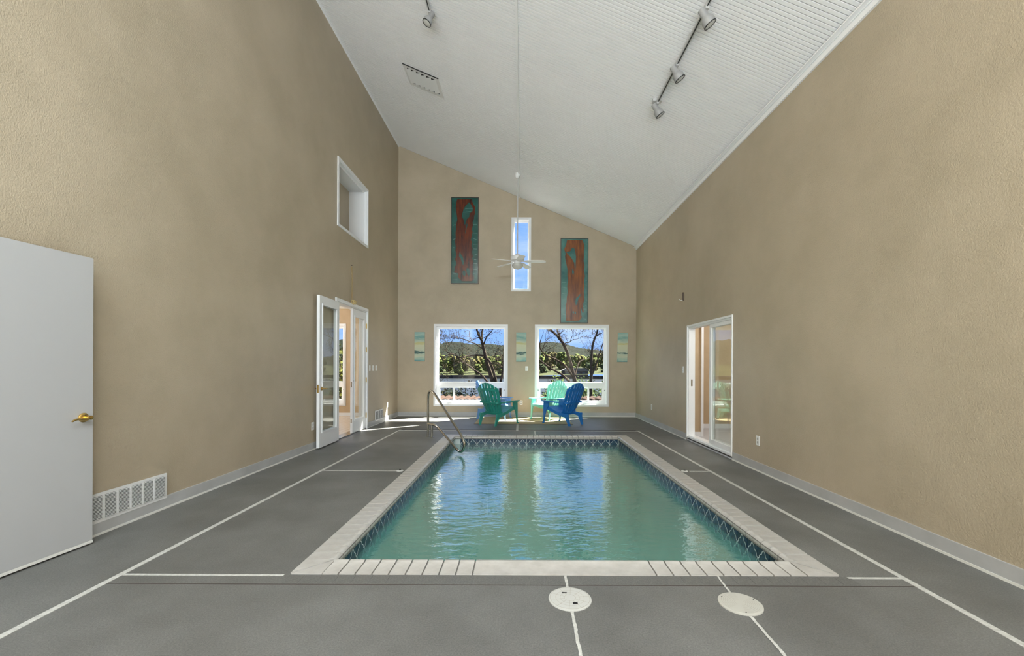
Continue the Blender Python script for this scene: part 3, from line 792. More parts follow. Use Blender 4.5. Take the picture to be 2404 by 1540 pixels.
# ================================================================== CEILING FAN, TRACK LIGHTS, VENTS
fx, fy = -.108, 9.63
fan = empty('ceiling_fan', (fx, fy, 0)); tag(fan, 'white five-blade ceiling fan on a long rod', 'ceiling fan')
MB().lathe([(.066, 0), (.066, -.02), (.055, -.06), (.035, -.09), (.018, -.105)], 24, Matrix.Translation((0, 0, zc(fx))) @ Matrix.Rotation(PHI * .75, 4, 'Y')).build('canopy', 'fan_white', fan, smooth=True)
MB().tube([(0, 0, zc(fx) - .03), (0, 0, 3.80)], .0125, 10).build('down_rod', 'track_grey', fan, smooth=True)
MB().lathe([(.02, 3.83), (.045, 3.82), (.06, 3.79), (.13, 3.785), (.155, 3.765), (.158, 3.70), (.145, 3.68), (.09, 3.665), (.08, 3.64), (.085, 3.62), (.085, 3.60)], 28).build('motor', 'fan_white', fan, smooth=True)
MB().lathe([(.075, 3.61), (.115, 3.60), (.125, 3.57), (.115, 3.535), (.08, 3.50), (.04, 3.485)], 28).build('light_bowl', 'lamp_lens', fan, smooth=True)
for k in range(5):
    A = R(-7 + 72 * k)
    M = Matrix.Rotation(A, 4, 'Z') @ Matrix.Translation((0, 0, 3.665)) @ Matrix.Rotation(R(2.5), 4, 'Y') @ Matrix.Rotation(R(-11), 4, 'X')
    o_ = [(.17, -.045), (.22, -.058), (.45, -.066), (.58, -.066), (.62, -.055), (.638, -.03), (.643, 0), (.638, .03), (.62, .055), (.58, .066), (.45, .066), (.22, .058), (.17, .045)]
    bl = MB().plate(o_, [], lambda u, v, d: M @ Vector((u, v, d)), -.004, .004).build('blade', 'fan_white', fan)
    MB().plate([(.07, -.02), (.15, -.018), (.24, -.035), (.26, 0), (.24, .035), (.15, .018), (.07, .02)], [], lambda u, v, d: M @ Vector((u, v, d)), -.010, -.004).build('blade_iron', 'fan_white', bl)

def track(name, x, y0, y1, heads, label, d):
    o = empty(name, (x, y1, zc(x))); o.rotation_euler = (0, 0, 0); tag(o, label, 'track light')
    MB().box(-.018, .018, y0 - y1, 0, -.055, -.028).build('track', 'track_grey', o)
    MB().box(-.006, .006, y0 - y1 + .01, -.01, -.0565, -.054).build('track_slot', 'black', o)
    yy = -.06
    while yy > y0 - y1:
        MB().box(-.012, .012, yy - .03, yy + .03, -.03, .012).build('track_mount', 'track_grey', o); yy -= 1.1
    dv = Vector(d).normalized()
    q = dv.to_track_quat('Z', 'Y').to_matrix().to_4x4()
    for hy in heads:
        hl = MB().lathe([(.012, -.002), (.032, 0), (.035, .006), (.035, .075), (.040, .085), (.054, .105), (.060, .125), (.060, .165), (.056, .166)], 24,
                        Matrix.Translation((-dv.x * .09, hy - y1, -.145 - dv.z * .09)) @ q).build('spot_head', 'lamp_grey', o, smooth=True)
        MB().lathe([(.062, .163), (.062, .172), (.0555, .172), (.0555, .160)], 24, Matrix.Translation((-dv.x * .09, hy - y1, -.145 - dv.z * .09)) @ q).build('rim', 'black', hl, smooth=True)
        MB().lathe([(.0555, .168), (.054, .1695), (.03, .172), (.004, .173)], 24, Matrix.Translation((-dv.x * .09, hy - y1, -.145 - dv.z * .09)) @ q).build('lens', 'lamp_lens', hl, smooth=True)
        MB().box(-.016, .016, hy - y1 - .03, hy - y1 + .03, -.075, -.053).build('adapter', 'track_grey', o)
        MB().tube([(0, hy - y1, -.07), (0, hy - y1, -.125)], .007, 8).build('stem', 'track_grey', o, smooth=True)
    return o
tk = track('track_light', 1.785, 0.6, 5.72, (5.66, 4.95, 4.16, 3.3, 2.4), 'ceiling track with three visible grey spot heads', (.55, .02, -.83))
MB().box(-.06, .06, -.08, -.01, -.03, .006).build('track_end_plate', 'track_grey', tk)
track('track_light', -1.268, 1.6, 5.79, (5.77, 4.7, 3.6), 'ceiling track with one visible spot head near the ceiling vent', (-.45, -.12, -.88))

cv = empty('ceiling_vent', (-1.755, 7.55, zc(-1.755))); cv.rotation_euler = (0, PHI, 0); tag(cv, 'white louvred vent in the sloping ceiling', 'vent')
MB().plate(rect(-.335, .335, -.265, .265), [rect(-.275, .275, -.205, .205)], FZ, -.010, .004).build('frame', 'vent_white', cv)
boxobj('duct', 'vent_dark', cv, (-.28, .28, -.21, .21, -.0015, .0005))
for i in range(6):
    xx = -.235 + i * .094
    MB().box(-.040, .040, -.203, .165, -.0015, .0015, M=Matrix.Translation((xx, 0, -.022)) @ Matrix.Rotation(R(-26), 4, 'Y')).build('louvre', 'vent_white', cv)
boxobj('lip_shade', 'vent_dark', cv, (-.335, .335, -.268, -.264, -.016, 0))  # dark strip painted in for the shade under the vent edge

def wall_grille(name, y0, y1, z0, z1, cols, rows, label):
    o = empty(name, (XL, (y0 + y1) / 2, z0)); tag(o, label, 'vent')
    w = (y1 - y0) / 2; h = z1 - z0
    MB().plate(rect(-w, w, 0, h), [rect(-w + .022, w - .022, .022, h - .022)], FX, .016, .004).build('frame', 'vent_white', o)
    boxobj('back', 'vent_dark', o, (.013, .0135, -w + .01, w - .01, .01, h - .01))
    cwid = (2 * w - .044) / cols
    for c in range(1, cols):
        yy = -w + .022 + c * cwid; boxobj('divider', 'vent_white', o, (.0135, .0225, yy - .007, yy + .007, .022, h - .022))
    sl = MB().box(-.003, .004, -w + .02, w - .02, -.0013, .0013, M=Matrix.Rotation(R(22), 4, 'Y')).mesh('slat', 'vent_white')
    for r in range(rows):
        link('slat', sl, o, (.017, 0, .022 + (h - .044) * (r + .5) / rows))
wall_grille('wall_vent', 2.99, 3.815, .095, .317, 7, 17, 'long white return grille low on the wall by the open slab door')
wall_grille('wall_vent', 9.255, 9.76, .085, .312, 3, 14, 'small white grille by the french doors near the far corner')

# ================================================================== PLATES, ORNAMENT
PSM = {}
def plate(kind, wall, u, z, label):
    o = empty({'switch': 'light_switch', 'outlet': 'power_outlet', 'blank': 'blank_plate'}[kind])
    if wall == 'B': o.location = (u, YB, z)
    elif wall == 'L': o.location = (XL, u, z); o.rotation_euler = (0, 0, R(90))
    else: o.location = (XR, u, z); o.rotation_euler = (0, 0, R(-90))
    tag(o, label, {'switch': 'light switch', 'outlet': 'power outlet', 'blank': 'wall plate'}[kind])
    boxobj('plate', 'plate_white', o, (-.037, .037, -.007, 0, -.06, .06), .002)
    if kind == 'switch':
        boxobj('toggle', 'plate_white', o, (-.006, .006, -.016, -.007, -.008, .012)); boxobj('toggle_slot', 'plate_slot', o, (-.009, .009, -.0078, -.0068, -.018, .018))
    elif kind == 'outlet':
        for s in (-.022, .022): boxobj('socket', 'plate_slot', o, (-.016, .016, -.0085, -.0065, s - .014, s + .014), .001)
    return o
plate('switch', 'B', .125, 1.235, 'light switch between the two big windows')
plate('outlet', 'B', -.015, .36, 'power outlet low between the two big windows')
for u, l in ((8.925, 'light switch nearest the french doors in a row of three'), (9.13, 'middle light switch of the row of three'), (9.32, 'light switch farthest from the french doors in a row of three')):
    plate('switch', 'L', u, 1.24, l)
plate('outlet', 'L', 10.13, .365, 'power outlet near the far corner behind the handrail')
plate('outlet', 'L', 6.50, .362, 'power outlet beside the open french door')
plate('switch', 'R', 7.74, 1.24, 'light switch beside the sliding door')
plate('outlet', 'R', 9.60, .385, 'power outlet near the far corner beyond the sliding door')
plate('outlet', 'R', 5.275, .378, 'power outlet on the right wall this side of the sliding door')
wb_ = empty('wall_bracket', (XR, 7.73, 2.50)); tag(wb_, 'small dark bracket high on the wall beside the sliding door', 'bracket')
boxobj('bar', 'frame_bronze', wb_, (-.02, 0, -.008, .008, -.01, .14)); MB().tube([(-.01, 0, 0), (-.06, 0, -.005), (-.075, 0, .02)], .006, 8).build('hook', 'plate_white', wb_)
orn = empty('hanging_ornament', (XL, 7.945, 2.47)); tag(orn, 'small straw knot hanging from a long cord over the french doors', 'ornament')
MB().tube(smooth_path([(.02, .03, .05), (.012, .025, .3), (.01, .02, .6), (.01, 0, .69), (.01, -.02, .6), (.012, -.028, .3), (.02, -.01, .05)]), .0045, 6).build('cord', 'rope', orn)
rn = random.Random(4); m = MB()
for k in range(7):
    Mk = Matrix.Translation((.05, 0, 0)) @ Matrix.Rotation(rn.uniform(0, 3), 4, 'X') @ Matrix.Rotation(rn.uniform(0, 3), 4, 'Y'); rr = rn.uniform(.035, .06)
    m.tube([Mk @ Vector((rr * math.cos(a_), rr * math.sin(a_), 0)) for a_ in [2 * math.pi * i / 14 for i in range(14)]], .0055, 6, closed=True)
m.build('knot', 'straw', orn)
MB().lathe([(.006, 0), (.006, .02)], 8, Matrix.Translation((0, 0, .69)) @ Matrix.Rotation(R(90), 4, 'Y')).build('nail', 'black', orn)

# ================================================================== WALL ART
def resin_art(name, x0, x1, z0, z1, s, px0, px1, py0, py1, outline, holes, lines, resin, wood, label):
    o = empty(name, ((x0 + x1) / 2, YB, (z0 + z1) / 2)); tag(o, label, 'wall art')
    w, h = (x1 - x0) / 2, (z1 - z0) / 2
    MB().plate(rect(-w, w, -h, h), [rect(-w + .016, w - .016, -h + .016, h - .016)], FY, -.045, 0).build('frame', 'frame_bronze', o)
    boxobj('resin_panel', resin, o, (-w + .014, w - .014, -.030, -.004, -h + .014, h - .014))
    cv_ = lambda p: (-w + (p[0] - px0) / (px1 - px0) * 2 * w, h - (p[1] - py0) / (py1 - py0) * 2 * h)
    MB().plate([cv_(p) for p in outline], [[cv_(p) for p in q] for q in holes], FY, -.040, -.028).build('wood_slab', wood, o)
    m = MB()
    for a, b in lines: m.ribbon([cv_(a), cv_(b)], .007, FY, -.0305, -.0315)
    m.build('resin_crack', 'resin_line', o)
out1 = [(225, 128), (340, 125), (455, 128), (460, 170), (475, 205), (510, 255), (500, 300), (505, 350), (490, 385), (488, 430), (465, 490), (470, 540), (455, 600), (465, 640), (452, 700), (440, 760), (455, 800), (450, 850), (465, 900), (460, 960), (470, 1030), (460, 1060), (478, 1110), (470, 1170), (475, 1240), (468, 1300), (487, 1340), (485, 1395), (460, 1412), (300, 1414), (270, 1385), (238, 1335), (250, 1300), (225, 1285), (180, 1280), (190, 1230), (188, 1195), (212, 1160), (210, 1110), (195, 1070), (212, 1030), (210, 970), (200, 930), (205, 880), (195, 800), (205, 720), (202, 660), (210, 580), (212, 520), (228, 450), (222, 390), (212, 330), (205, 260), (210, 190)]
h1 = [[(405, 175), (420, 180), (450, 235), (470, 275), (462, 320), (420, 350), (412, 410), (375, 440), (365, 495), (345, 540), (335, 500), (322, 440), (305, 420), (303, 360), (325, 280), (360, 225)],
      [(375, 500), (388, 530), (372, 590), (358, 680), (352, 640), (362, 570)],
      [(272, 945), (285, 990), (320, 1035), (335, 1120), (322, 1170), (300, 1120), (285, 1060), (260, 1030), (258, 985)],
      [(330, 1235), (355, 1250), (362, 1300), (350, 1335), (320, 1320), (312, 1270)], [(385, 1200), (410, 1215), (432, 1265), (425, 1320), (395, 1330), (380, 1290), (368, 1240)]]
ln1 = [((470, 657), (535, 660)), ((470, 738), (538, 768)), ((470, 835), (540, 830)), ((480, 905), (535, 907)), ((500, 993), (540, 996)), ((490, 1075), (525, 1073)), ((480, 1133), (538, 1138)), ((480, 1225), (538, 1232)), ((480, 1293), (540, 1302)), ((165, 760), (200, 745)), ((160, 886), (190, 888)), ((160, 1285), (215, 1297)), ((165, 1395), (230, 1390)), ((320, 330), (440, 318)), ((350, 275), (465, 268)), ((165, 540), (200, 520)), ((475, 525), (535, 520))]
resin_art('resin_wall_art', -1.829, -1.12, 3.399, 5.617, 1, 130, 560, 95, 1455, out1, h1, ln1, 'resin_teal_dark', 'slab_red', 'tall dark red live-edge slab in green resin, hung higher')
out2 = [(205, 128), (330, 128), (440, 130), (470, 190), (478, 240), (468, 300), (470, 380), (465, 460), (480, 540), (470, 600), (485, 700), (470, 790), (482, 850), (468, 940), (475, 1030), (480, 1070), (462, 1130), (460, 1180), (468, 1270), (450, 1275), (430, 1190), (425, 1230), (430, 1310), (440, 1345), (400, 1400), (330, 1408), (190, 1405), (195, 1350), (188, 1260), (188, 1170), (200, 1110), (205, 1030), (218, 950), (210, 860), (222, 770), (212, 690), (215, 600), (202, 540), (190, 480), (180, 440), (175, 390), (185, 340), (165, 290), (165, 265), (190, 210)]
h2 = [[(190, 310), (215, 315), (255, 305), (275, 265), (300, 245), (322, 270), (335, 320), (345, 390), (340, 500), (335, 610), (322, 540), (318, 490), (285, 435), (250, 385), (215, 350)],
      [(290, 580), (305, 595), (315, 640), (300, 685), (285, 640)], [(415, 975), (412, 1020), (385, 1060), (365, 1140), (345, 1165), (338, 1110), (345, 1050), (385, 1015)],
      [(300, 1250), (315, 1255), (318, 1285), (302, 1290), (295, 1270)], [(335, 1255), (348, 1265), (348, 1290), (332, 1295), (328, 1275)]]
ln2 = [((130, 800), (195, 800)), ((130, 875), (200, 890)), ((130, 978), (205, 965)), ((440, 1190), (512, 1160)), ((460, 1218), (515, 1220)), ((440, 1120), (512, 1112)), ((465, 1370), (510, 1380)), ((140, 1300), (185, 1310)), ((485, 760), (520, 765))]
resin_art('resin_wall_art', .981, 1.69, 2.404, 4.578, 1, 105, 538, 100, 1440, out2, h2, ln2, 'resin_teal_light', 'slab_orange', 'tall orange brown live-edge slab in teal resin, hung lower')
for i, (xc, lb, tl) in enumerate(((-2.621, 'narrow seascape canvas beside the tallest wall', 0), (-.017, 'narrow seascape canvas between the two big windows', 0), (2.578, 'narrow seascape canvas beside the wall with the sliding door', R(1.6)))):
    o = empty('seascape_canvas', (xc, YB, 1.787)); o.rotation_euler = (0, tl, 0); tag(o, lb, 'painting', 'small seascape canvases')
    boxobj('stretcher', 'canvas_side', o, (-.130, .130, -.030, 0, -.372, .372)); boxobj('painted_face', 'seascape', o, (-.130, .130, -.032, -.030, -.372, .372))

# ================================================================== RUG AND CHAIRS
rug = empty('rug', (.045, 10.15, 0)); tag(rug, 'flat tan woven rug under the four chairs', 'rug')
boxobj('weave', 'rug_tan', rug, (-1.10, 1.10, -.645, .66, .0005, .006)); boxobj('edge', 'rug_edge', rug, (-1.108, 1.108, -.663, -.645, .0005, .0062))

def lerp(a, b, t): return a + (b - a) * t
def chair_meshes(mat):
    P = []
    XZ = lambda y0: (lambda u, v, d: (u, y0 + d, v))
    for s in (1, -1):
        # front leg: broad panel under the arm tapering to a small foot, leaning a little outwards
        def fl(u, v, d, s=s): return (u, s * (.262 + .03 * (.5 - v)) + d, v)
        P.append(('leg', MB().plate([(.19, .485), (.345, .485), (.348, .40), (.345, .30), (.338, .18), (.348, .035), (.372, .016), (.372, 0), (.332, 0), (.322, .03), (.302, .17), (.268, .29), (.225, .35), (.198, .40)], [], fl, -.014, .014).mesh('leg', mat)))
        def rl(u, v, d, s=s): return (u, s * (.235 - .05 * (.3 - v)) + d, v)
        P.append(('leg', MB().plate([(-.345, .26), (-.215, .245), (-.26, .17), (-.312, .08), (-.345, 0), (-.388, 0), (-.372, .08), (-.352, .18)], [], rl, -.016, .016).mesh('leg', mat)))
        P.append(('side_rail', MB().plate([(.25, .385), (.24, .315), (-.02, .235), (-.22, .185), (-.34, .195), (-.345, .25), (-.20, .262), (.02, .31), (.17, .375)], [], lambda u, v, d, s=s: (u, s * .247 + d, v), -.013, .013).mesh('side_rail', mat)))
        arm = [(.385, .235), (.40, .27), (.385, .315), (.33, .335), (.05, .332), (-.20, .305), (-.335, .262), (-.36, .215), (-.33, .20), (-.18, .245), (.05, .255), (.28, .228), (.35, .225)]
        P.append(('armrest', MB().plate([(u, s * v) for u, v in arm], [], lambda u, v, d: (u, v, .495 + .02 * (u + .3) + d), -.014, .012).mesh('armrest', mat, bevel=.004)))
    # seat boards, curving over at the front
    sx = [(.362, .315), (.352, .362), (.30, .383), (.21, .362), (.12, .335), (.03, .307), (-.06, .280), (-.15, .255), (-.22, .236)]
    for (xa, za), (xb, zb) in zip(sx[:-1], sx[1:]):
        d = Vector((xb - xa, zb - za)); L = d.length; d /= L; g_ = .004
        a = Vector((xa, za)) + d * g_; b = Vector((xb, zb)) - d * g_; nn = Vector((-d.y, d.x)) * .012
        if nn.y < 0: nn = -nn
        P.append(('seat_slat', MB().plate([tuple(a), tuple(b), tuple(b - nn), tuple(a - nn)], [], lambda u, v, e: (u, e, v), -.238, .238).mesh('seat_slat', mat)))
    # fan-shaped back of seven curved slats
    B0 = Vector((-.185, .235)); D = Vector((-.375, .927))
    nsl = 7
    def bx(u, t, off):                      # u -1..1 across, t 0..1 up
        hw = .205 + .10 * math.sin(min(t, 1) * 2.05)
        if t > .72: hw *= 1 - .10 * ((t - .72) / .28) ** 2
        yv = u * hw
        bow = .045 * (u * u) + .05 * (t - .45) ** 2      # cupped sideways, slightly bent upwards
        p = B0 + D * (t * .745)
        nrm = Vector((D.y, -D.x))
        p = p + nrm * (bow + off)
        return (p.x, yv, p.y)
    for k in range(nsl):
        ua = -1 + 2 * k / nsl + .034; ub = -1 + 2 * (k + 1) / nsl - .034
        vs, fs = [], []; n = 8
        for off in (.0, -.014):
            for i in range(n + 1):
                for u in (ua, (ua + ub) / 2, ub):
                    top = 1.0 - .24 * abs(u) ** 2.2
                    vs.append(bx(u, top * i / n, off + (.005 if u not in (ua, ub) else 0)))
        q = 3 * (n + 1)
        for i in range(n):
            for j in range(2):
                a = i * 3 + j; fs += [(a, a + 1, a + 4, a + 3), (a + q + 3, a + q + 4, a + q + 1, a + q)]
            fs += [(i * 3 + q, i * 3, i * 3 + 3, i * 3 + 3 + q), (i * 3 + 2, i * 3 + 2 + q, i * 3 + 5 + q, i * 3 + 5)]
        for j in range(2): fs += [(j + 1, j, j + q, j + 1 + q), (n * 3 + j, n * 3 + j + 1, n * 3 + j + 1 + q, n * 3 + j + q)]
        P.append(('back_slat', MB().add(vs, fs).mesh('back_slat', mat, smooth=True)))
    # rails behind the slats
    for t, w, nm in ((.365, .040, 'back_rail'), (.03, .055, 'back_rail'), (.80, .05, 'back_rail')):
        vs, fs = [], []; n = 10
        lim = 1.12 if t < .5 else .86
        for i in range(n + 1):
            u = -lim + 2 * lim * i / n
            for dt, off in ((-w / 1.5, -.014), (w / 1.5, -.014), (w / 1.5, -.034), (-w / 1.5, -.034)):
                vs.append(bx(u, t + dt + (0 if t < .7 else -.06 * u * u), off))
        for i in range(n):
            for j in range(4): fs.append((i * 4 + j, i * 4 + (j + 1) % 4, (i + 1) * 4 + (j + 1) % 4, (i + 1) * 4 + j))
        fs += [(3, 2, 1, 0), tuple(n * 4 + j for j in range(4))]
        P.append((nm, MB().add(vs, fs).mesh(nm, mat)))
    return P
def chair(mat, loc, deg, label):
    o = empty('adirondack_chair', (loc[0], loc[1], .0065), R(deg)); tag(o, label, 'chair', 'adirondack chairs by the windows')
    for nm, me in chair_meshes(mat): link(nm, me, o)
chair('plastic_green', (-.52, 9.52), 54, 'dark green slatted chair seen from behind, nearest the handrail')
chair('plastic_blue', (.93, 9.58), 134, 'bright blue slatted chair seen from behind')
chair('plastic_mint', (.66, 10.46), 229, 'mint green slatted chair facing the pool by the window')
chair('plastic_sky', (-.67, 10.46), -12, 'pale blue slatted chair half hidden behind the dark green one')

# ================================================================== OUTSIDE
def at(px, py, Y): return Vector(((px - 1225.5) * Y / 1000, Y, H - (py - 861) * Y / 1000))
LAKE = -6.0
def gridmesh(name, mat, x0, x1, y0, y1, nx, ny, fz):
    m = MB(); vs = [(lerp(x0, x1, i / nx), lerp(y0, y1, j / ny)) for j in range(ny + 1) for i in range(nx + 1)]
    m.add([(x, y, fz(x, y)) for x, y in vs], [(j * (nx + 1) + i, j * (nx + 1) + i + 1, (j + 1) * (nx + 1) + i + 1, (j + 1) * (nx + 1) + i) for j in range(ny) for i in range(nx)])
    return m.mesh(name, mat, smooth=True)
struct(link('lake', MB().add([(-700, 30, LAKE), (700, 30, LAKE), (700, 262, LAKE), (-700, 262, LAKE)], [(0, 1, 2, 3)]).mesh('lake', 'lake_water')), 'grey green lake beyond the windows', 'lake')
struct(link('ground_near_bank', gridmesh('ground_near_bank', 'near_bank', -60, 60, 11.4, 44, 24, 10, lambda x, y: -4.6 - max(0, y - 28) * .11 + .25 * math.sin(x * .4 + y))), 'sloping ground on the near lake bank', 'ground')
struct(link('lawn_far_bank', gridmesh('lawn_far_bank', 'lawn', -320, 320, 262, 430, 40, 12, lambda x, y: LAKE + 1.6 + (y - 262) * .045 + 1.2 * math.sin(x * .03))), 'pale green lawn along the far lake shore', 'ground')
struct(boxobj('wall_lake_shore', 'seawall', None, (-320, 320, 261, 263, LAKE - .5, LAKE + 2.0)), 'low dark stone wall at the far waterline', 'wall')
def hz(x, y):
    r = max(0.0, min(1.0, (y - 380) / 300)); r = r * r * (3 - 2 * r)
    return -1.5 + r * (33 - .045 * x + 6 * math.sin(x * .013 + 1.2) + 3 * math.sin(x * .041) + 1.5 * math.sin(x * .12 + y * .05)) + r * 1.2 * math.sin(x * .31 + y * .17) + r * .8 * math.sin(x * .73 - y * .3)
struct(link('hills', gridmesh('hills', 'hill_forest', -520, 520, 380, 760, 260, 60, hz)), 'dark wooded hills behind the lake', 'hill')

def blob(m, c, r, rnd, mi=0, sub=2, sq=.85):
    bm = bmesh.new(); bmesh.ops.create_icosphere(bm, subdivisions=sub, radius=1)
    vs = []
    for v in bm.verts:
        k = 1 + rnd.uniform(-.24, .24); vs.append((c[0] + v.co.x * r * k, c[1] + v.co.y * r * k, c[2] + v.co.z * r * k * sq))
    m.add(vs, [tuple(v.index for v in f.verts) for f in bm.faces], mi); bm.free()
KINDS = []
for ki, (mat, lab) in enumerate((('far_leaf_green', 'bright green tree in the wooded strip on the far shore'), ('far_leaf_olive', 'olive brown tree in the wooded strip on the far shore'), ('far_leaf_dark', 'dark green tree in the wooded strip on the far shore'))):
    for var in range(2):
        rnd = random.Random(10 * ki + var); m = MB()
        for q in range(17):
            a_ = rnd.uniform(0, 6.28); rr = rnd.uniform(.2, 2.9)
            blob(m, (rr * math.cos(a_), rr * math.sin(a_), rnd.uniform(1.6, 8.0) - rr * .35), rnd.uniform(1.1, 1.9), rnd)
        KINDS.append((m.mesh('crown', mat), MB().tube([(0, 0, -1.5), (.1, 0, 2), (.0, .2, 5)], [.35, .28, .15], 7).mesh('trunk', 'bark'), lab))
rnd = random.Random(77)
for i in range(119):
    row = i % 7
    Y = 286 + row * 21 + rnd.uniform(-3, 3); X = -112 + (i // 7) * 14 + (row % 2) * 7 + rnd.uniform(-1.5, 1.5)
    if row == 0 and rnd.random() < .15: continue
    kx = rnd.choice((0, 0, 1, 1, 2, 3, 3, 4)) if row else rnd.choice((0, 1, 2, 4))
    cr_, tk_, lab = KINDS[kx]
    s = rnd.uniform(.95, 1.25) * (1.0 if row else .75)
    o = empty('shore_tree', (X, Y, LAKE + 1.6 + (Y - 262) * .045 + 1.2 * math.sin(X * .03)), rnd.uniform(0, 6.28)); o.scale = (s * rnd.uniform(.95, 1.15), s, s * rnd.uniform(1.0, 1.3))
    tag(o, lab, 'tree', 'trees on the far lake shore')
    link('crown', cr_, o); link('trunk', tk_, o)
# pale house on the far shore
hs = empty('lake_house', (34, 274, LAKE + 1.6)); tag(hs, 'pale low house with a long light roof on the far shore', 'house')
boxobj('wall', 'house_wall', hs, (-8, 8, -4, 4, 0, 3.2))
MB().plate([(-9.5, 3.0), (9.5, 3.0), (5.5, 5.0), (-5.5, 5.0)], [], FY, -4.8, 4.8).build('roof', 'house_roof', hs)
for xx in (-6, -2.5, 1, 4.5): w_ = boxobj('window', 'house_roof', hs, (xx - .1, xx + 1.5, -4.06, -4.0, .8, 2.5)); boxobj('pane', 'house_pane', w_, (xx, xx + 1.4, -4.1, -4.05, .9, 2.4))

# near bare trees
def near_tree(name, Y, limbs, label, seed, twigs=26, leaf='leaf_brown', leaves=330):
    """limbs: list of (points seen from the room at distance Y, thickness list in metres, lateral depth drift)"""
    root = limbs[0][0][0]
    base = at(root[0], root[1], Y)
    g_ = -4.6 - max(0, Y - 28) * .11
    o = empty(name, (base.x, Y, g_)); tag(o, label, 'tree')
    rnd = random.Random(seed); off = Vector((base.x, Y, g_))
    trunk, tw, lv = MB(), MB(), MB()
    ends = []
    for li, (pts, r0, r1, dep) in enumerate(limbs):
        n = len(pts); P = [at(p[0], p[1], Y + dep * i / max(1, n - 1)) - off for i, p in enumerate(pts)]
        if li == 0: P = [Vector((P[0].x + .1, P[0].y, -.3))] + P
        k = len(P); S = smooth_path(P, 1); ns = len(S)
        trunk.tube(S, [lerp(r0, r1, (i / (ns - 1)) ** .8) for i in range(ns)], 8)
        for i in range(ns):
            if i > ns * .35: ends.append((S[i], (S[i] - S[i - 1]).normalized(), lerp(r0, r1, i / ns)))
    def leafq(p):
        a = Vector((rnd.uniform(-1, 1), rnd.uniform(-1, 1), rnd.uniform(-1, 1))).normalized(); b = a.orthogonal().normalized(); s = rnd.uniform(.035, .065)
        lv.add([p, p + a * s + b * s * .35, p + a * s * 1.8, p + a * s - b * s * .35], [(0, 1, 2, 3)])
    def grow(p, d, L, r, lvl):
        Q = [p]; n = 4
        for i in range(n):
            d = (d + Vector((rnd.uniform(-.5, .5), rnd.uniform(-.5, .5), rnd.uniform(-.35, .4)))).normalized(); Q.append(Q[-1] + d * L / n)
        tw.tube(Q, [r, r * .8, r * .6, r * .45, r * .3], 4, caps=False)
        for q in Q[1:]:
            if rnd.random() < leaves / 400: leafq(q + Vector((rnd.uniform(-.1, .1), rnd.uniform(-.1, .1), rnd.uniform(-.12, .05))))
        if lvl:
            for q in Q[1:]:
                if rnd.random() < .75: grow(q, (d + Vector((rnd.uniform(-1, 1), rnd.uniform(-.7, .7), rnd.uniform(-.6, .9)))).normalized(), L * rnd.uniform(.45, .7), r * .55, lvl - 1)
    for _ in range(twigs):
        p, d, r = rnd.choice(ends)
        grow(p, (d * .5 + Vector((rnd.uniform(-1, 1), rnd.uniform(-.8, .8), rnd.uniform(-.3, .9)))).normalized(), rnd.uniform(.8, 1.7), min(.022, r * .5), 2)
    trunk.build('trunk', 'bark', o, smooth=True)
    tag(link('twigs', tw.mesh('twigs', 'bark'), o), kind='stuff')
    if lv.v: tag(link('leaves', lv.mesh('leaves', leaf, recalc=False), o), kind='stuff')
def z1(l): return [(1010 + x / 7.0, 750 + y / 7.0) for x, y in l]
def z2(l): return [(1240 + x / 7.335, 755 + y / 7.335) for x, y in l]
near_tree('bare_tree', 28, [
    (z1([(1040, 1060), (990, 880), (925, 690), (900, 570), (870, 430), (845, 340), (800, 270), (765, 165), (740, 60)]), .17, .05, 0),
    (z1([(1095, 1060), (1050, 880), (1010, 740), (940, 640)]), .10, .07, -.3),
    (z1([(850, 350), (850, 250), (858, 160), (862, 60)]), .075, .04, .5),
    (z1([(885, 400), (915, 310), (960, 250), (1010, 200), (1045, 120)]), .05, .02, -.5),
    (z1([(905, 600), (800, 588), (700, 592), (600, 605), (510, 640), (430, 600), (350, 562), (250, 600), (165, 670)]), .065, .025, -2),
    (z1([(965, 1050), (850, 910), (740, 840), (640, 760), (540, 700), (490, 650), (380, 570), (280, 545)]), .08, .03, 1.5),
    (z1([(860, 480), (800, 440), (760, 405), (680, 380), (600, 345), (500, 310), (440, 325), (410, 285), (370, 330), (340, 410)]), .045, .015, 1),
    (z1([(815, 300), (770, 300), (730, 325), (680, 345), (600, 400), (530, 420)]), .035, .012, -1),
    (z1([(690, 350), (650, 300), (640, 240), (645, 190), (600, 180), (555, 215)]), .025, .01, .5),
    (z1([(520, 660), (470, 720), (400, 830), (300, 900)]), .045, .015, .8)],
    'twisted bare tree with many twigs outside the window beside the handrail', 3, 40)
near_tree('bare_tree', 31, [(z1([(1150, 1060), (1185, 930), (1200, 800), (1195, 700), (1180, 600)]), .12, .04, 0), (z1([(1192, 800), (1120, 700), (1080, 620)]), .04, .015, .5)],
    'smaller leaning trunk at the window edge beside the twisted tree', 5, 14)
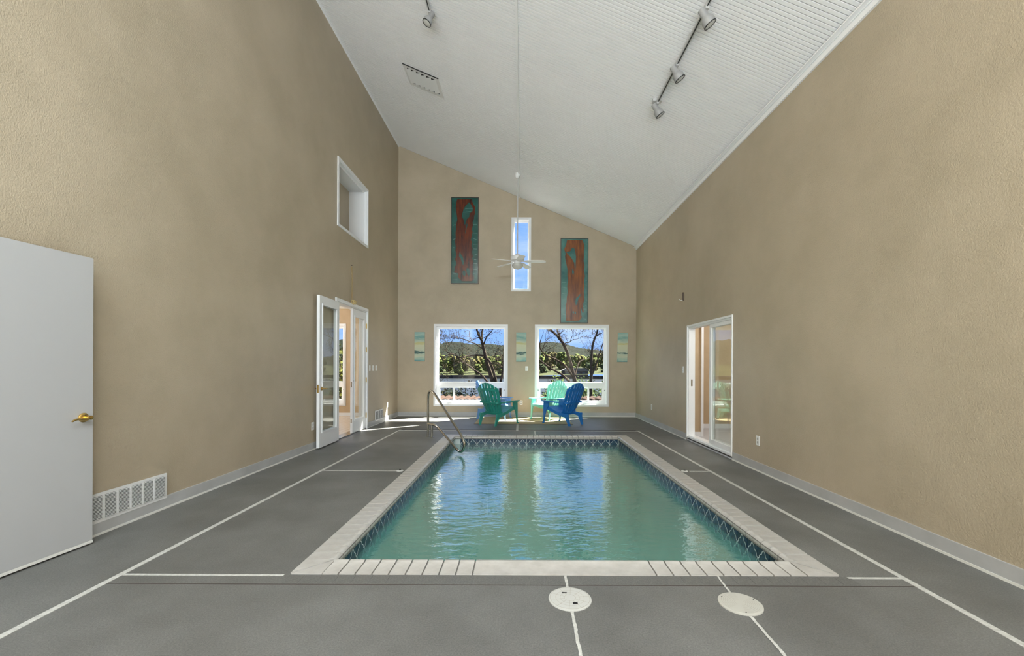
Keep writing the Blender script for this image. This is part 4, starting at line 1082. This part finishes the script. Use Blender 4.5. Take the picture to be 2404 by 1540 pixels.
near_tree('bare_tree', 23.0, [
    (z2([(812, 1060), (800, 990), (770, 860), (730, 700), (680, 540), (620, 400), (560, 310), (500, 240), (440, 190), (385, 140), (330, 80)]), .13, .04, 0),
    (z2([(570, 320), (535, 235), (505, 150), (490, 60)]), .055, .03, .6),
    (z2([(610, 375), (680, 355), (725, 350), (740, 290), (748, 240), (820, 250), (828, 200), (800, 160)]), .03, .010, .3),
    (z2([(805, 990), (720, 860), (650, 765), (580, 705), (480, 650), (400, 612), (310, 580), (240, 520), (200, 440), (205, 360), (222, 300)]), .075, .02, -1.5),
    (z2([(740, 1060), (620, 930), (520, 870), (420, 820), (320, 750), (200, 660), (120, 600)]), .075, .03, 1.2),
    (z2([(812, 920), (840, 790), (880, 680), (960, 652), (1050, 625)]), .05, .018, 1),
    (z2([(240, 470), (280, 435), (340, 420)]), .02, .008, 0), (z2([(280, 560), (320, 500), (350, 470)]), .022, .008, 0)],
    'bare tree with a tall forked stem behind the mint chair', 8, 24)
near_tree('bare_tree', 30, [
    (z2([(1080, 1060), (1090, 900), (1088, 700), (1096, 560), (1106, 430), (1132, 320), (1170, 230), (1192, 160), (1205, 60)]), .12, .055, 0),
    (z2([(1160, 260), (1220, 205), (1275, 190)]), .04, .02, -.4),
    (z2([(1095, 930), (1150, 800), (1200, 650), (1240, 520), (1278, 400), (1310, 300)]), .07, .025, .8)],
    'upright bare trunk near the edge of the window behind the bright blue chair', 12, 16)
def shrub(name, X, Y, zb, w, h, mat, label, seed, n=2600, leafs=.11):
    o = empty(name, (X, Y, zb)); tag(o, label, 'shrub')
    rnd = random.Random(seed); st, lv = MB(), MB()
    for k in range(12):
        a_ = rnd.uniform(0, 6.28); st.tube([(0, 0, -.3), (w * .2 * math.cos(a_), w * .2 * math.sin(a_), h * .4), (w * .42 * math.cos(a_), w * .42 * math.sin(a_), h * rnd.uniform(.6, .9))], [.05, .035, .01], 5)
    cs = [(rnd.uniform(-.35, .35) * w, rnd.uniform(-.35, .35) * w, rnd.uniform(.25, .8) * h, rnd.uniform(.16, .28) * max(w, h * .6)) for _ in range(12)]
    for _ in range(n):
        c = rnd.choice(cs); v = Vector((rnd.gauss(0, 1), rnd.gauss(0, 1), rnd.gauss(0, 1))).normalized() * c[3] * rnd.uniform(.6, 1.1)
        p = Vector(c[:3]) + v; a = Vector((rnd.uniform(-1, 1), rnd.uniform(-1, 1), rnd.uniform(-1, 1))).normalized(); b = a.orthogonal().normalized(); s = rnd.uniform(.6, 1.3) * leafs
        lv.add([p, p + a * s + b * s * .45, p + a * s * 2, p + a * s - b * s * .45], [(0, 1, 2, 3)])
    st.build('stems', 'bark', o); tag(link('foliage', lv.mesh('foliage', mat, recalc=False), o), kind='stuff')
shrub('shrub', -4.6, 33, -5.2, 2.4, 6.0, 'leaf_dark', 'dark evergreen bush low in the window beside the handrail', 1)
shrub('shrub', -6.5, 36, -5.4, 3.0, 5.0, 'leaf_brown', 'brown scrub at the edge of the window beside the handrail', 21, 1800)
shrub('shrub', 2.2, 34, -5.2, 2.6, 6.3, 'leaf_green', 'bright green bush left of the forked tree', 2)
shrub('shrub', 5.2, 37.5, -5.3, 2.4, 6.4, 'leaf_green', 'bright green bush between the forked tree and the upright trunk', 3)
shrub('shrub', 6.6, 32.5, -5.2, 2.2, 6.2, 'leaf_green', 'bright green bush beyond the upright trunk', 4)
shrub('leafy_tree', -7.15, 17, -4.6, 3.2, 7.6, 'leaf_yellow', 'yellow green leafy tree outside the side room window', 6, 5200, .09)
# lower tiled roof just outside the windows
rf = empty('tiled_roof', (0, 11.3, .10)); tag(rf, 'low terracotta tiled roof just below the windows', 'roof')
RS = math.atan2(-.26, 8.7)
MB().box(-8, 6.5, 0, 8.75, -.12, -.02, M=Matrix.Rotation(RS, 4, 'X')).build('roof_deck', 'roof_under', rf)
m = MB(); k = 6; L_, rr = .72, .135
for j, yy in enumerate((0, L_)):
    for i in range(k + 1):
        a_ = math.pi * i / k; q = rr * (1.0 if j == 0 else .86); m.v.append((q * math.cos(a_), yy, q * .62 * math.sin(a_) + (.0 if j == 0 else .03)))
for i in range(k): m.f.append((i, i + 1, k + 2 + i, k + 1 + i)); m.m.append(0)
tl_ = m.mesh('tile', 'roof_tile', smooth=True, recalc=False)
Mr = Matrix.Rotation(RS, 4, 'X')
for r in range(4):
    for c in range(42):
        p = Mr @ Vector((-6.0 + c * .29, 5.85 + r * .66, -.02 + .012 * (r % 2)))
        o = link('tile', tl_, rf, p, (RS, 0, 0))
